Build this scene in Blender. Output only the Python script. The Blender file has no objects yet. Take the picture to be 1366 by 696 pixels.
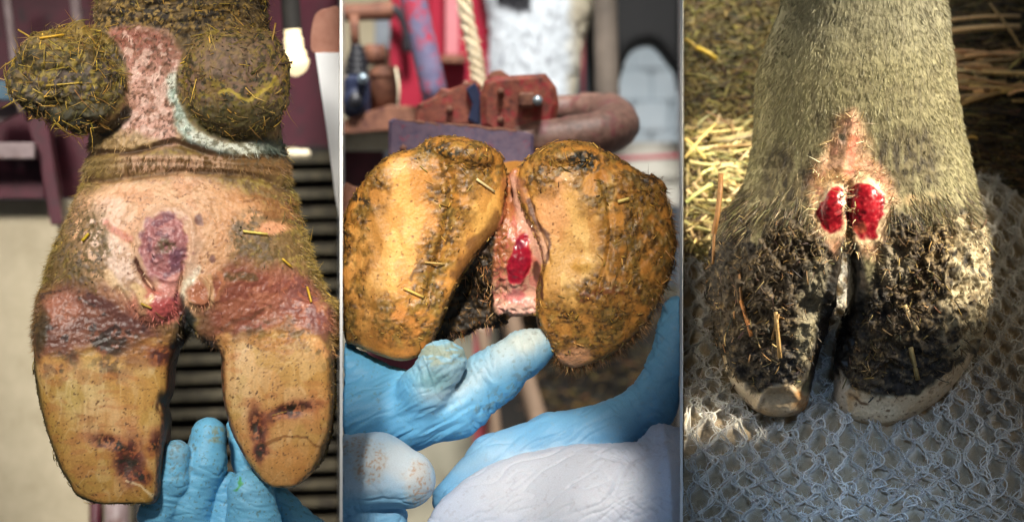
# Three bays side by side, each with one cow foot; thin white boards part the bays.
import bpy, math
import numpy as np

S = 0.0003125          # metres per picture pixel (1366 wide) on the plane y = 0
D = 2.0                # camera distance
scene = bpy.context.scene
COL = scene.collection
R = math.radians

# ------------------------------------------------------------------ camera, world, lights
cam_d = bpy.data.cameras.new("camera")
cam = bpy.data.objects.new("camera", cam_d); COL.objects.link(cam)
cam.location = (0, -D, 0); cam.rotation_euler = (R(90), 0, 0)
cam_d.sensor_width = 36.0; cam_d.lens = 36.0 * D / (1366 * S)
cam_d.clip_start = 0.05; cam_d.clip_end = 50
cam_d.dof.use_dof = True; cam_d.dof.focus_distance = D - 0.02; cam_d.dof.aperture_fstop = 8.0
scene.camera = cam

world = bpy.data.worlds.new("World"); scene.world = world; world.use_nodes = True
bg = world.node_tree.nodes["Background"]
bg.inputs[0].default_value = (0.80, 0.90, 1.0, 1); bg.inputs[1].default_value = 0.10

def aim(o, target):
    from mathutils import Vector
    d = Vector(target) - o.location
    o.rotation_euler = d.to_track_quat('-Z', 'Y').to_euler()

def area(name, loc, target, size, power, col, spread=180):
    l = bpy.data.lights.new(name, 'AREA'); l.shape = 'DISK'; l.size = size
    l.energy = power; l.color = col; l.spread = R(spread)
    o = bpy.data.objects.new(name, l); COL.objects.link(o); o.location = loc; aim(o, target)
    return o

def spot(name, loc, target, angle, blend, soft, power, col):
    l = bpy.data.lights.new(name, 'SPOT'); l.spot_size = R(angle); l.spot_blend = blend
    l.shadow_soft_size = soft; l.energy = power; l.color = col
    o = bpy.data.objects.new(name, l); COL.objects.link(o); o.location = loc; aim(o, target)
    return o

spot("barn_light_first_bay", (-0.34, -0.95, 0.56), (-0.138, 0, 0.0), 13.5, 0.4, 0.07, 58, (1.0, 0.95, 0.86))
spot("barn_light_second_bay", (-0.03, -0.95, 0.56), (-0.018, 0.0, 0.016), 8.8, 0.3, 0.030, 64, (1.0, 0.92, 0.79))
spot("sun_on_gloves", (0.02, -0.95, 0.40), (-0.002, -0.03, -0.108), 6.6, 0.4, 0.008, 44, (1.0, 0.90, 0.80))
spot("backdrop_fill_second_bay", (0.03, -0.22, 0.80), (0.0, 0.30, 0.07), 26, 0.6, 0.10, 84, (1.0, 0.98, 0.95))  # added fill spot that brightens the second bay's background
spot("backdrop_fill_first_bay", (-0.40, -0.50, 0.50), (-0.19, 0.25, 0.0), 17, 0.5, 0.08, 46, (1.0, 0.95, 0.88))  # unseen fill spot added to lift the crate and concrete
spot("low_sun_third_bay", (1.08, -0.46, 0.64), (0.166, 0.0, 0.066), 8.7, 0.10, 0.008, 225, (1.0, 0.90, 0.71))
spot("warm_bounce_third_bay", (0.75, -0.75, 0.35), (0.205, 0.03, -0.03), 9, 0.9, 0.10, 14, (1.0, 0.82, 0.55))
spot("sky_light_third_bay", (0.20, -0.9, 0.30), (0.140, 0.0, -0.122), 7.6, 0.6, 0.05, 32, (0.40, 0.63, 1.0))

scene.render.engine = 'CYCLES'
scene.view_settings.view_transform = 'Standard'; scene.view_settings.look = 'None'
scene.view_settings.exposure = 0.0; scene.view_settings.gamma = 1.0
scene.view_settings.use_curve_mapping = False

# ------------------------------------------------------------------ noise and small maths
_T = np.random.default_rng(3).random((64, 64, 64)).astype(np.float32)
_TF = _T.ravel()
def vnoise(P):
    fl = np.floor(P); f = P - fl; i = fl.astype(np.int32) & 63; f *= f * (3 - 2 * f)
    x0, y0, z0 = i[:,0] << 12, i[:,1] << 6, i[:,2]; x1, y1, z1 = (x0 + 4096) & 0x3ffff, (y0 + 64) & 0xfff, (z0 + 1) & 63
    a, b, c = f[:,0], f[:,1], f[:,2]; tk = _TF.take
    def ed(yz): p = tk(x0 + yz); return p + (tk(x1 + yz) - p) * a
    v00 = ed(y0 + z0); v10 = ed(y1 + z0); v01 = ed(y0 + z1); v11 = ed(y1 + z1)
    v0 = v00 + (v10 - v00) * b; return v0 + ((v01 + (v11 - v01) * b) - v0) * c
_RM = np.array([[.36,.48,-.80],[-.80,.60,0],[.48,.64,.60]], np.float32)
def fbm(P, scale, octv=3, seed=0, gain=0.5):
    Q = np.asarray(P, np.float32) / np.asarray(scale, np.float32) + np.float32(seed * 7.31)
    Q = Q @ _RM; t = 0; a = 1.0; s = 0
    for k in range(octv):
        t = t + a * vnoise(Q); s += a; a *= gain; Q = (Q @ _RM) * np.float32(2.03) + np.float32(11.7)
    return np.clip((t / s - 0.5) * 1.7 + 0.5, 0, 1)
def sstep(a, b, x):
    t = np.clip((x - a) / (b - a), 0, 1); return t * t * (3 - 2 * t)
def smin(a, b, k):
    h = np.clip(0.5 + 0.5 * (b - a) / k, 0, 1); return b * (1 - h) + a * h - k * h * (1 - h)
def smax(a, b, k): return -smin(-a, -b, k)
def curve1(xs, ys, n=256):
    """smooth interpolation through knots, as a lookup"""
    xs = np.array(xs, float); ys = np.array(ys, float)
    m = np.gradient(ys, xs); X = np.linspace(xs[0], xs[-1], n)
    k = np.clip(np.searchsorted(xs, X) - 1, 0, len(xs) - 2)
    h = xs[k + 1] - xs[k]; t = (X - xs[k]) / h
    Y = (2*t**3-3*t**2+1)*ys[k] + (t**3-2*t**2+t)*h*m[k] + (-2*t**3+3*t**2)*ys[k+1] + (t**3-t**2)*h*m[k+1]
    return lambda q: np.interp(q, X, Y).astype(np.float32)
def closed(pts, n=6):
    p = np.array(pts, float); out = []
    for i in range(len(p)):
        a, b, c, d = p[i-1], p[i], p[(i+1) % len(p)], p[(i+2) % len(p)]
        for t in np.linspace(0, 1, n, endpoint=False):
            out.append(0.5*((2*b)+(-a+c)*t+(2*a-5*b+4*c-d)*t*t+(-a+3*b-3*c+d)*t**3))
    return np.array(out)
def path(pts, n=8):
    p = np.array(pts, float); p = np.vstack([2*p[0]-p[1], p, 2*p[-1]-p[-2]]); out = []
    for i in range(1, len(p) - 2):
        a, b, c, d = p[i-1], p[i], p[i+1], p[i+2]
        for t in np.linspace(0, 1, n, endpoint=False):
            out.append(0.5*((2*b)+(-a+c)*t+(2*a-5*b+4*c-d)*t*t+(-a+3*b-3*c+d)*t**3))
    out.append(p[-2]); return np.array(out)

# ------------------------------------------------------------------ solids as distance fields, (u, v, w) = px right, px down, px to camera
def d_ell(P, c, r, rot=0):
    q = P - np.array(c, np.float32)
    if rot:
        cr, sr = math.cos(R(rot)), math.sin(R(rot)); q = np.stack([q[:,0]*cr+q[:,1]*sr, -q[:,0]*sr+q[:,1]*cr, q[:,2]], 1)
    r = np.array(r, np.float32); a = q / r
    k0 = np.sqrt((a*a).sum(1)) + 1e-6; k1 = np.sqrt(((a/r)**2).sum(1)) + 1e-9
    return k0 * (k0 - 1) / k1
def d_cap(P, a, b, ra, rb):
    a = np.array(a, np.float32); b = np.array(b, np.float32); ab = b - a; q = P - a
    t = np.clip(q @ ab / (ab @ ab), 0, 1); d = q - t[:, None] * ab
    return np.sqrt((d*d).sum(1)) - (ra + (rb - ra) * t)
def d_chain(P, pts, rs, k=4):
    d = None
    for i in range(len(pts) - 1):
        e = d_cap(P, pts[i], pts[i+1], rs[i], rs[i+1]); d = e if d is None else smin(d, e, k)
    return d
def d_loft(P, vs, L, Rr, cw, hw, n=2.2, v0=None, v1=None, k=20):
    u, v, w = P.T; fl, fr = curve1(vs, L)(v), curve1(vs, Rr)(v)
    cw = curve1(vs, cw)(v) if hasattr(cw, '__len__') else cw
    hw = curve1(vs, hw)(v) if hasattr(hw, '__len__') else hw
    hx = np.maximum((fr - fl) / 2, 2); cx = (fr + fl) / 2
    d = ((np.abs((u-cx)/hx)**n + np.abs((w-cw)/hw)**n)**(1/n) - 1) * np.minimum(hx, hw)
    if v1 is not None: d = smax(d, v - v1, k)
    if v0 is not None: d = smax(d, v0 - v, k)
    return d
def d_poly2(u, v, pts):
    d = np.full(u.shape, 1e9, np.float32); s = np.ones(u.shape, np.float32); n = len(pts)
    for i in range(n):
        ax, ay = pts[i]; bx_, by = pts[i-1]; ex, ey = bx_-ax, by-ay
        wx, wy = u-ax, v-ay; t = np.clip((wx*ex+wy*ey)/(ex*ex+ey*ey+1e-9), 0, 1)
        d = np.minimum(d, (wx-ex*t)**2+(wy-ey*t)**2)
        c1 = v >= ay; c2 = v < by; c3 = ex*wy > ey*wx
        flip = (c1 & c2 & c3) | (~c1 & ~c2 & ~c3); s = np.where(flip, -s, s)
    return s*np.sqrt(d)
def d_slab(P, pts, w0, w1, k=25, dome=0, tilt=None):
    u, v, w = P.T; p2 = d_poly2(u, v, pts); f = w1 + (dome*(1-np.exp(np.minimum(p2, 0)/40)) if dome else 0)
    if tilt is not None: f = f - tilt(u, v)
    return smax(p2, np.maximum(w-f, w0-w), k)

def net_mesh(f, lo, hi, h, smooth=2):
    """surface nets over a sparse grid: returns vertices (px) and quads"""
    lo = np.array(lo, float); n = (np.ceil((np.array(hi)-lo)/h/4).astype(int))*4
    nb = n // 4
    g = np.stack(np.meshgrid(*[np.arange(k) for k in nb], indexing='ij'), -1).reshape(-1, 3)
    cc = (lo + (g*4+1.5)*h).astype(np.float32)
    dc = f(cc)
    near = np.abs(dc) < h*4*2.2
    vals = np.repeat(np.repeat(np.repeat(dc.reshape(nb), 4, 0), 4, 1), 4, 2).astype(np.float32)
    gb = g[near]; o = np.stack(np.meshgrid(*[np.arange(4)]*3, indexing='ij'), -1).reshape(-1, 3)
    for s in range(0, len(gb), 8000):
        idx = (gb[s:s+8000, None, :]*4 + o[None]).reshape(-1, 3)
        vals[idx[:,0], idx[:,1], idx[:,2]] = f((lo + idx*h).astype(np.float32))
    vals[0]=vals[-1]=1; vals[:,0]=vals[:,-1]=1; vals[:,:,0]=vals[:,:,-1]=1
    s = (vals < 0); c = np.zeros(np.array(s.shape)-1, np.uint8)
    for a in (0,1):
        for b in (0,1):
            for e in (0,1): c += s[a:s.shape[0]-1+a, b:s.shape[1]-1+b, e:s.shape[2]-1+e]
    act = np.argwhere((c > 0) & (c < 8)); vid = np.full(c.shape, -1, np.int32)
    vid[act[:,0], act[:,1], act[:,2]] = np.arange(len(act))
    acc = np.zeros((len(act), 3)); cnt = np.zeros(len(act))
    cor = [(a,b,e) for a in (0,1) for b in (0,1) for e in (0,1)]
    for p in cor:
        for ax in range(3):
            if p[ax]: continue
            q = list(p); q[ax] = 1
            va = vals[act[:,0]+p[0], act[:,1]+p[1], act[:,2]+p[2]]; vb = vals[act[:,0]+q[0], act[:,1]+q[1], act[:,2]+q[2]]
            m = (va < 0) != (vb < 0); t = np.where(m, va/(va-vb+1e-12), 0)
            pos = np.array(p, float)[None].repeat(len(act), 0); pos[:, ax] = t
            acc[m] += pos[m]; cnt[m] += 1
    V = lo + (act + acc/cnt[:, None])*h
    Q = []
    for ax in range(3):
        a1, a2 = (ax+1) % 3, (ax+2) % 3
        sl0 = [slice(None)]*3; sl1 = [slice(None)]*3; sl0[ax] = slice(0, -1); sl1[ax] = slice(1, None)
        A, B = s[tuple(sl0)], s[tuple(sl1)]; e = np.argwhere(A != B)
        e = e[(e[:,a1] > 0) & (e[:,a2] > 0) & (e[:,a1] < c.shape[a1]) & (e[:,a2] < c.shape[a2])]
        i0 = A[e[:,0], e[:,1], e[:,2]]
        def cell(da, db):
            k = e.copy(); k[:,a1] -= da; k[:,a2] -= db; return vid[k[:,0], k[:,1], k[:,2]]
        q = np.stack([cell(1,1), cell(0,1), cell(0,0), cell(1,0)], 1)
        q[~i0] = q[~i0][:, ::-1]; Q.append(q)
    Q = np.concatenate(Q); Q = Q[(Q >= 0).all(1)]
    for _ in range(smooth):
        acc = np.zeros_like(V); cnt = np.zeros(len(V))
        for a in range(4):
            i, j = Q[:, a], Q[:, (a+1) % 4]
            for ax in range(3): acc[:, ax] += np.bincount(i, V[j, ax], len(V))
            cnt += np.bincount(i, minlength=len(V))
        V = V*0.4 + 0.6*acc/np.maximum(cnt, 1)[:, None]
    return V.astype(np.float32), Q
def normals(V, Q):
    n = np.cross(V[Q[:,2]]-V[Q[:,0]], V[Q[:,3]]-V[Q[:,1]]); N = np.zeros_like(V)
    for a in range(4):
        for ax in range(3): N[:, ax] += np.bincount(Q[:, a], n[:, ax], len(V)).astype(np.float32)
    return N/(np.linalg.norm(N, axis=1, keepdims=True)+1e-9)

def px2w(P):
    P = np.asarray(P, float); return np.stack([(P[:,0]-683)*S, -P[:,2]*S, (348-P[:,1])*S], 1)
def at(u, v, dep):
    k = (D+dep)/D; return ((u-683)*S*k, dep, (348-v)*S*k)

# ------------------------------------------------------------------ objects
def tag(o, label=None, cat=None, group=None, kind=None):
    if label: o["label"] = label
    if cat: o["category"] = cat
    if group: o["group"] = group
    if kind: o["kind"] = kind
    return o
def empty(name, loc, *a, **k):
    o = bpy.data.objects.new(name, None); COL.objects.link(o); o.location = loc; o.empty_display_size = 0.01
    return tag(o, *a, **k)
def obj(name, V, F, mat, parent=None, col=None, rough=None, smooth=True, nrm=None):
    """V in world metres; F an (n,3) or (n,4) array or a list of index lists"""
    V = np.asarray(V, float); me = bpy.data.meshes.new(name)
    base = np.array(parent.matrix_world.translation if parent and parent.type != 'MESH' else (0,0,0))
    if parent is not None:
        p = parent; base = np.zeros(3)
        while p is not None: base = base + np.array(p.location); p = p.parent
        loc = np.zeros(3)
    else: loc = np.array([V[:,0].mean(), V[:,1].mean(), V[:,2].min()])
    Vl = V - base - loc
    if isinstance(F, np.ndarray):
        k = F.shape[1]; me.vertices.add(len(V)); me.vertices.foreach_set("co", Vl.astype(np.float32).ravel())
        me.loops.add(F.size); me.loops.foreach_set("vertex_index", F.astype(np.int32).ravel())
        me.polygons.add(len(F)); me.polygons.foreach_set("loop_start", np.arange(0, F.size, k, dtype=np.int32))
        me.update(calc_edges=True)
    else: me.from_pydata(Vl.tolist(), [], F)
    me.polygons.foreach_set("use_smooth", np.full(len(me.polygons), smooth))
    if col is not None:
        c = np.clip(np.asarray(col, np.float32), 0, 1); c = np.where(c <= 0.04045, c/12.92, ((c+0.055)/1.055)**2.4)
        a = me.attributes.new("Tint", 'FLOAT_COLOR', 'POINT'); a.data.foreach_set("color", np.hstack([c, np.ones((len(c), 1))]).astype(np.float32).ravel())
    if rough is not None:
        a = me.attributes.new("Rough", 'FLOAT', 'POINT'); a.data.foreach_set("value", np.asarray(rough, np.float32))
    me.materials.append(mat)
    if nrm is not None: me.normals_split_custom_set_from_vertices(nrm.tolist())
    me.update()
    o = bpy.data.objects.new(name, me); COL.objects.link(o)
    if parent is not None: o.parent = parent
    else: o.location = loc
    return o

# ------------------------------------------------------------------ materials
def lin(c):
    c = np.array(c, float)/255; c = np.where(c <= 0.04045, c/12.92, ((c+0.055)/1.055)**2.4); return (*c, 1)
def new_mat(name):
    m = bpy.data.materials.new(name); m.use_nodes = True; nt = m.node_tree
    return m, nt, nt.nodes["Principled BSDF"]
def m_tint(name, bump=0.3, scale=900, rough=0.6, var=0.25, sss=0.0, spec=0.5, coat=0.0):
    """colour from the mesh's own Tint, with fine grain and relief"""
    m, nt, b = new_mat(name); N = nt.nodes; L = nt.links
    a = N.new('ShaderNodeAttribute'); a.attribute_name = "Tint"
    r = N.new('ShaderNodeAttribute'); r.attribute_name = "Rough"
    g = N.new('ShaderNodeNewGeometry')
    n1 = N.new('ShaderNodeTexNoise'); n1.inputs['Scale'].default_value = scale; n1.inputs['Detail'].default_value = 4
    L.new(g.outputs['Position'], n1.inputs['Vector'])
    mr = N.new('ShaderNodeMapRange'); mr.inputs[1].default_value = 0.3; mr.inputs[2].default_value = 0.7
    mr.inputs[3].default_value = 1-var; mr.inputs[4].default_value = 1+var; L.new(n1.outputs['Fac'], mr.inputs[0])
    mx = N.new('ShaderNodeMix'); mx.data_type = 'RGBA'; mx.blend_type = 'MULTIPLY'; mx.inputs[0].default_value = 1
    L.new(a.outputs['Color'], mx.inputs[6]); L.new(mr.outputs[0], mx.inputs[7]); L.new(mx.outputs[2], b.inputs['Base Color'])
    if rough is None: L.new(r.outputs['Fac'], b.inputs['Roughness'])
    else: b.inputs['Roughness'].default_value = rough
    b.inputs['Specular IOR Level'].default_value = spec
    if coat: b.inputs['Coat Weight'].default_value = coat; b.inputs['Coat Roughness'].default_value = 0.12
    if sss:
        b.inputs['Subsurface Weight'].default_value = sss; b.inputs['Subsurface Radius'].default_value = (0.004, 0.002, 0.0015); b.inputs['Subsurface Scale'].default_value = 0.6
    if bump:
        bp = N.new('ShaderNodeBump'); bp.inputs['Strength'].default_value = bump; bp.inputs['Distance'].default_value = 0.0008
        L.new(n1.outputs['Fac'], bp.inputs['Height']); L.new(bp.outputs[0], b.inputs['Normal'])
    return m
def m_proc(name, c1, c2, scale=60, rough=0.6, bump=0.3, c3=None, thr=0.6, scale3=40, metal=0.0, stretch=(1,1,1), soft=0.06, bdist=0.001):
    m, nt, b = new_mat(name); N = nt.nodes; L = nt.links
    g = N.new('ShaderNodeNewGeometry'); mp = N.new('ShaderNodeMapping'); mp.inputs['Scale'].default_value = stretch
    L.new(g.outputs['Position'], mp.inputs['Vector'])
    n1 = N.new('ShaderNodeTexNoise'); n1.inputs['Scale'].default_value = scale; n1.inputs['Detail'].default_value = 7; n1.inputs['Roughness'].default_value = 0.65
    L.new(mp.outputs[0], n1.inputs['Vector'])
    cr = N.new('ShaderNodeValToRGB'); cr.color_ramp.elements[0].position = 0.32; cr.color_ramp.elements[1].position = 0.68
    cr.color_ramp.elements[0].color = lin(c1); cr.color_ramp.elements[1].color = lin(c2); L.new(n1.outputs['Fac'], cr.inputs[0])
    out = cr.outputs[0]
    if c3 is not None:
        n3 = N.new('ShaderNodeTexNoise'); n3.inputs['Scale'].default_value = scale3; n3.inputs['Detail'].default_value = 8; n3.inputs['Roughness'].default_value = 0.7
        L.new(mp.outputs[0], n3.inputs['Vector'])
        r3 = N.new('ShaderNodeValToRGB'); r3.color_ramp.elements[0].position = thr-soft; r3.color_ramp.elements[1].position = thr+soft; L.new(n3.outputs['Fac'], r3.inputs[0])
        mx = N.new('ShaderNodeMix'); mx.data_type = 'RGBA'; L.new(r3.outputs[0], mx.inputs[0]); L.new(out, mx.inputs[6]); mx.inputs[7].default_value = lin(c3); out = mx.outputs[2]
    L.new(out, b.inputs['Base Color']); b.inputs['Roughness'].default_value = rough; b.inputs['Metallic'].default_value = metal
    bp = N.new('ShaderNodeBump'); bp.inputs['Strength'].default_value = bump; bp.inputs['Distance'].default_value = bdist
    L.new(n1.outputs['Fac'], bp.inputs['Height']); L.new(bp.outputs[0], b.inputs['Normal'])
    return m

M_SKIN = m_tint("hide_and_horn", bump=0.25, scale=1100, rough=None, var=0.12)
M_WET = m_tint("wet_hide_and_horn", bump=0.3, scale=1000, rough=None, var=0.14, coat=0.03)
M_FLESH = m_tint("raw_flesh", bump=0.12, scale=900, rough=0.33, var=0.2, coat=0.1)
M_HAIR = m_tint("hair", bump=0, scale=2000, rough=0.55, var=0.1)
M_STRAW = m_tint("straw", bump=0, scale=900, rough=0.55, var=0.2)
M_MUD = m_tint("mud_crumbs", bump=0.3, scale=1500, rough=0.7, var=0.3)
M_WETMUD = m_tint("wet_mud_crumbs", bump=0.3, scale=1500, rough=0.42, var=0.3, coat=0.1)
M_GLOVE = m_tint("nitrile_glove", bump=0.18, scale=1600, rough=0.5, var=0.06, sss=0.08, spec=0.4)
M_YARN = m_tint("cotton_yarn", bump=0.3, scale=3000, rough=0.9, var=0.15, spec=0.1)
M_SOIL = m_tint("soil", bump=0.6, scale=700, rough=0.9, var=0.4, spec=0.2)

# ------------------------------------------------------------------ plain shapes
def box_vf(x0, y0, z0, x1, y1, z1, bev=0.0):
    if bev <= 0:
        V = [(x,y,z) for x in (x0,x1) for y in (y0,y1) for z in (z0,z1)]
        F = [(0,1,3,2),(4,6,7,5),(0,4,5,1),(2,3,7,6),(0,2,6,4),(1,5,7,3)]; return V, F
    V = []; c = ((x0,x1),(y0,y1),(z0,z1)); ids = {}
    for i in (0,1):
        for j in (0,1):
            for k in (0,1):
                p = (c[0][i], c[1][j], c[2][k]); s = (1-2*i, 1-2*j, 1-2*k)
                for ax in range(3):
                    q = list(p)
                    for b in range(3):
                        if b != ax: q[b] += s[b]*bev
                    ids[(i,j,k,ax)] = len(V); V.append(tuple(q))
    F = []
    for i in (0,1):
        F.append([ids[(i,j,k,0)] for j,k in ((0,0),(0,1),(1,1),(1,0))][::1 if i == 0 else -1])
        F.append([ids[(j,i,k,1)] for j,k in ((0,0),(1,0),(1,1),(0,1))][::1 if i == 0 else -1])
        F.append([ids[(j,k,i,2)] for j,k in ((0,0),(0,1),(1,1),(1,0))][::1 if i == 0 else -1])
    for a in (0,1):
        for b in (0,1):
            f = [ids[(0,a,b,1)], ids[(1,a,b,1)], ids[(1,a,b,2)], ids[(0,a,b,2)]]; F.append(f if a != b else f[::-1])
            f = [ids[(a,0,b,0)], ids[(a,1,b,0)], ids[(a,1,b,2)], ids[(a,0,b,2)]]; F.append(f if a == b else f[::-1])
            f = [ids[(a,b,0,0)], ids[(a,b,1,0)], ids[(a,b,1,1)], ids[(a,b,0,1)]]; F.append(f if a != b else f[::-1])
    for i in (0,1):
        for j in (0,1):
            for k in (0,1):
                f = [ids[(i,j,k,0)], ids[(i,j,k,1)], ids[(i,j,k,2)]]; F.append(f if (i+j+k) % 2 == 1 else f[::-1])
    return V, F
def box_px(name, u0, v0, u1, v1, dep, th, mat, parent=None, bev=0.0006):
    a = at(u0, v1, dep); b = at(u1, v0, dep)
    V, F = box_vf(a[0], dep, a[2], b[0], dep+th, b[2], bev); return obj(name, V, F, mat, parent, smooth=False)
def prism_px(name, pts, dep, th, mat, parent=None, ch=0.0008, smooth=False):
    """outline in px at depth dep, with real thickness th behind it and a chamfered front edge"""
    p = np.array([at(u, v, dep) for u, v in pts]); c = p.mean(0); n = len(p)
    inn = p + (c-p)/(np.linalg.norm(c-p, axis=1, keepdims=True)+1e-9)*ch; f = p.copy(); f[:,1] += ch; bk = p.copy(); bk[:,1] += th
    V = np.vstack([inn, f, bk]); F = [list(range(n))[::-1], list(range(2*n, 3*n))]
    for i in range(n):
        j = (i+1) % n; F.append([i, j, n+j, n+i]); F.append([n+i, n+j, 2*n+j, 2*n+i])
    a2 = sum(p[i][0]*p[(i+1)%n][2]-p[(i+1)%n][0]*p[i][2] for i in range(n))
    if a2 > 0: F = [x[::-1] for x in F]
    return obj(name, V, [x[::-1] for x in F], mat, parent, smooth=smooth)
def tube_vf(pts, rs, n=14, cap=True):
    pts = np.array(pts, float); m = len(pts); rs = np.broadcast_to(np.array(rs, float), (m,))
    T = np.gradient(pts, axis=0); T /= np.linalg.norm(T, axis=1, keepdims=True)+1e-12
    ref = np.array([0,1,0.0]) if abs(T[0][1]) < 0.9 else np.array([1.0,0,0]); V = []
    a = np.cross(T[0], ref); a /= np.linalg.norm(a)
    for i in range(m):
        a = a - T[i]*(a@T[i]); a /= np.linalg.norm(a)+1e-12; b = np.cross(T[i], a)
        for k in range(n):
            th = 2*math.pi*k/n; V.append(pts[i]+rs[i]*(math.cos(th)*a+math.sin(th)*b))
    F = [[i*n+k, i*n+(k+1)%n, (i+1)*n+(k+1)%n, (i+1)*n+k] for i in range(m-1) for k in range(n)]
    if cap: F.append(list(range(n))[::-1]); F.append([(m-1)*n+k for k in range(n)])
    return V, F
def tube_px(name, pts, r, mat, parent=None, n=16, sm=True, seg=6):
    """pts: (u, v, depth m); r in px"""
    if sm and len(pts) > 2: pts = path(pts, seg)
    V, F = tube_vf([at(*p) for p in pts], np.array(r)*S, n); return obj(name, V, F, mat, parent)

# ------------------------------------------------------------------ painting hide and horn by region (albedo, some light and shade painted in)
class Paint:
    def __init__(s, P, warp=6, wscale=22):
        s.P = P; s.n = len(P)
        s.u = P[:,0] + (fbm(P, wscale, 3, 41)-.5)*2*warp; s.v = P[:,1] + (fbm(P, wscale, 3, 42)-.5)*2*warp
        s.c = np.zeros((s.n, 3), np.float32); s.r = np.full(s.n, 0.6, np.float32)
    def lay(s, m, rgb, rough=None):
        m = np.clip(m, 0, 1); s.c += (np.array(rgb, np.float32)/255 - s.c)*m[:, None]
        if rough is not None: s.r += (rough - s.r)*m
    def ell(s, cx, cy, rx, ry, rot=0, soft=0.35):
        a, b = s.u-cx, s.v-cy
        if rot: cr, sr = math.cos(R(rot)), math.sin(R(rot)); a, b = a*cr+b*sr, -a*sr+b*cr
        return 1-sstep(1-soft, 1+soft, np.sqrt((a/rx)**2+(b/ry)**2))
    def poly(s, pts, soft=8): return 1-sstep(-soft, soft, d_poly2(s.u, s.v, closed(pts, 4)))
    def line(s, pts, wd, soft=None):
        p = path(pts, 5); d = np.full(s.n, 1e9, np.float32)
        for a, b in zip(p[:-1], p[1:]):
            e = b-a; t = np.clip(((s.u-a[0])*e[0]+(s.v-a[1])*e[1])/(e@e+1e-9), 0, 1); d = np.minimum(d, np.hypot(s.u-a[0]-t*e[0], s.v-a[1]-t*e[1]))
        return 1-sstep(wd*0.4, wd*1.3, d)
    def n_(s, sc, o=3, seed=0): return fbm(s.P, sc, o, seed)
    def spk(s, sc, thr, seed=0, soft=0.06, o=2): return sstep(thr-soft, thr+soft, fbm(s.P, sc, o, seed))

def blades(P, Dv, L, Wd, col, bend, seed=0):
    g = np.random.default_rng(seed); n = len(P)
    Dv = Dv/(np.linalg.norm(Dv, axis=1, keepdims=True)+1e-9); sd = np.cross(Dv, g.normal(size=(n, 3))+np.array([0, 0, 1.5])); sd /= np.linalg.norm(sd, axis=1, keepdims=True)+1e-9
    L = np.broadcast_to(L, (n,))[:, None]; Wd = np.broadcast_to(Wd, (n,))[:, None]; b = bend
    p1 = P+Dv*L*0.5+b*L*0.12; p2 = P+Dv*L+b*L*0.45
    V = np.stack([P-sd*Wd/2, P+sd*Wd/2, p1-sd*Wd*.4, p1+sd*Wd*.4, p2], 1).reshape(-1, 3)
    i = (np.arange(n)*5)[:, None]; F = np.concatenate([i+np.array([[0,1,3]]), i+np.array([[0,3,2]]), i+np.array([[2,3,4]])])
    return px2w(V), F, np.repeat(col, 5, 0)
def crumbs(P, size, col, seed=0, stretch=2.2):
    g = np.random.default_rng(seed); n = len(P)
    o = np.array([(1,0,0),(-1,0,0),(0,1,0),(0,-1,0),(0,0,1),(0,0,-1)], float)[None]*(0.6+0.8*g.random((n, 6, 1)))
    o = o*np.array([stretch, 1, 0.8]) + g.normal(size=(n,6,3))*0.15
    q = g.normal(size=(n, 4)); q /= np.linalg.norm(q, axis=1, keepdims=True); w, x, y, z = q.T
    M = np.stack([1-2*(y*y+z*z), 2*(x*y-z*w), 2*(x*z+y*w), 2*(x*y+z*w), 1-2*(x*x+z*z), 2*(y*z-x*w), 2*(x*z-y*w), 2*(y*z+x*w), 1-2*(x*x+y*y)], 1).reshape(n,3,3)
    V = P[:, None, :]+np.einsum('nij,nkj->nki', M, o)*np.broadcast_to(size, (n,))[:, None, None]
    f = np.array([(0,2,4),(2,1,4),(1,3,4),(3,0,4),(2,0,5),(1,2,5),(3,1,5),(0,3,5)])
    return px2w(V.reshape(-1, 3)), (np.arange(n)[:, None, None]*6+f[None]).reshape(-1, 3), np.repeat(col, 6, 0)
def straws(A, B, r, col, sag, seed=0):
    """flat bent stalks between px points A and B"""
    g = np.random.default_rng(seed); n = len(A); T = B-A; L = np.linalg.norm(T, axis=1, keepdims=True); T = T/(L+1e-9)
    a = np.cross(T, np.array([0,0.5,1.0])+g.normal(size=(n,3))*0.3); a /= np.linalg.norm(a, axis=1, keepdims=True)+1e-9; b = np.cross(T, a)
    r = np.broadcast_to(r, (n,))[:, None]; V = []
    for t in (0, .33, .67, 1):
        c = A+(B-A)*t+sag*(4*t*(1-t))
        for s1, s2 in ((1,.0),(0,.45),(-1,0),(0,-.45)): V.append(c+a*r*s1+b*r*s2)
    V = np.stack(V, 1).reshape(-1, 3); f = [(i*4+k, i*4+(k+1)%4, i*4+4+(k+1)%4, i*4+4+k) for i in range(3) for k in range(4)]+[(3,2,1,0),(12,13,14,15)]
    return px2w(V), (np.arange(n)[:, None, None]*16+np.array(f)[None]).reshape(-1, 4), np.repeat(col, 16, 0)
def pick(prob, n, seed=0):
    g = np.random.default_rng(seed); p = np.maximum(prob, 0).astype(float); p /= p.sum(); return g.choice(len(p), n, p=p)
def tones(n, pal, seed=0, jit=0.05):
    g = np.random.default_rng(seed); c = np.array(pal, float)[g.integers(0, len(pal), n)]/255; return np.clip(c*(1+g.normal(size=(n,1))*0.15)+g.normal(size=(n,3))*jit*0.4, 0, 1)
def front_w(P, u, v, rad=4):
    m = (np.abs(P[:,0]-u) < rad) & (np.abs(P[:,1]-v) < rad); return P[m, 2].max() if m.any() else 0.0
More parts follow.
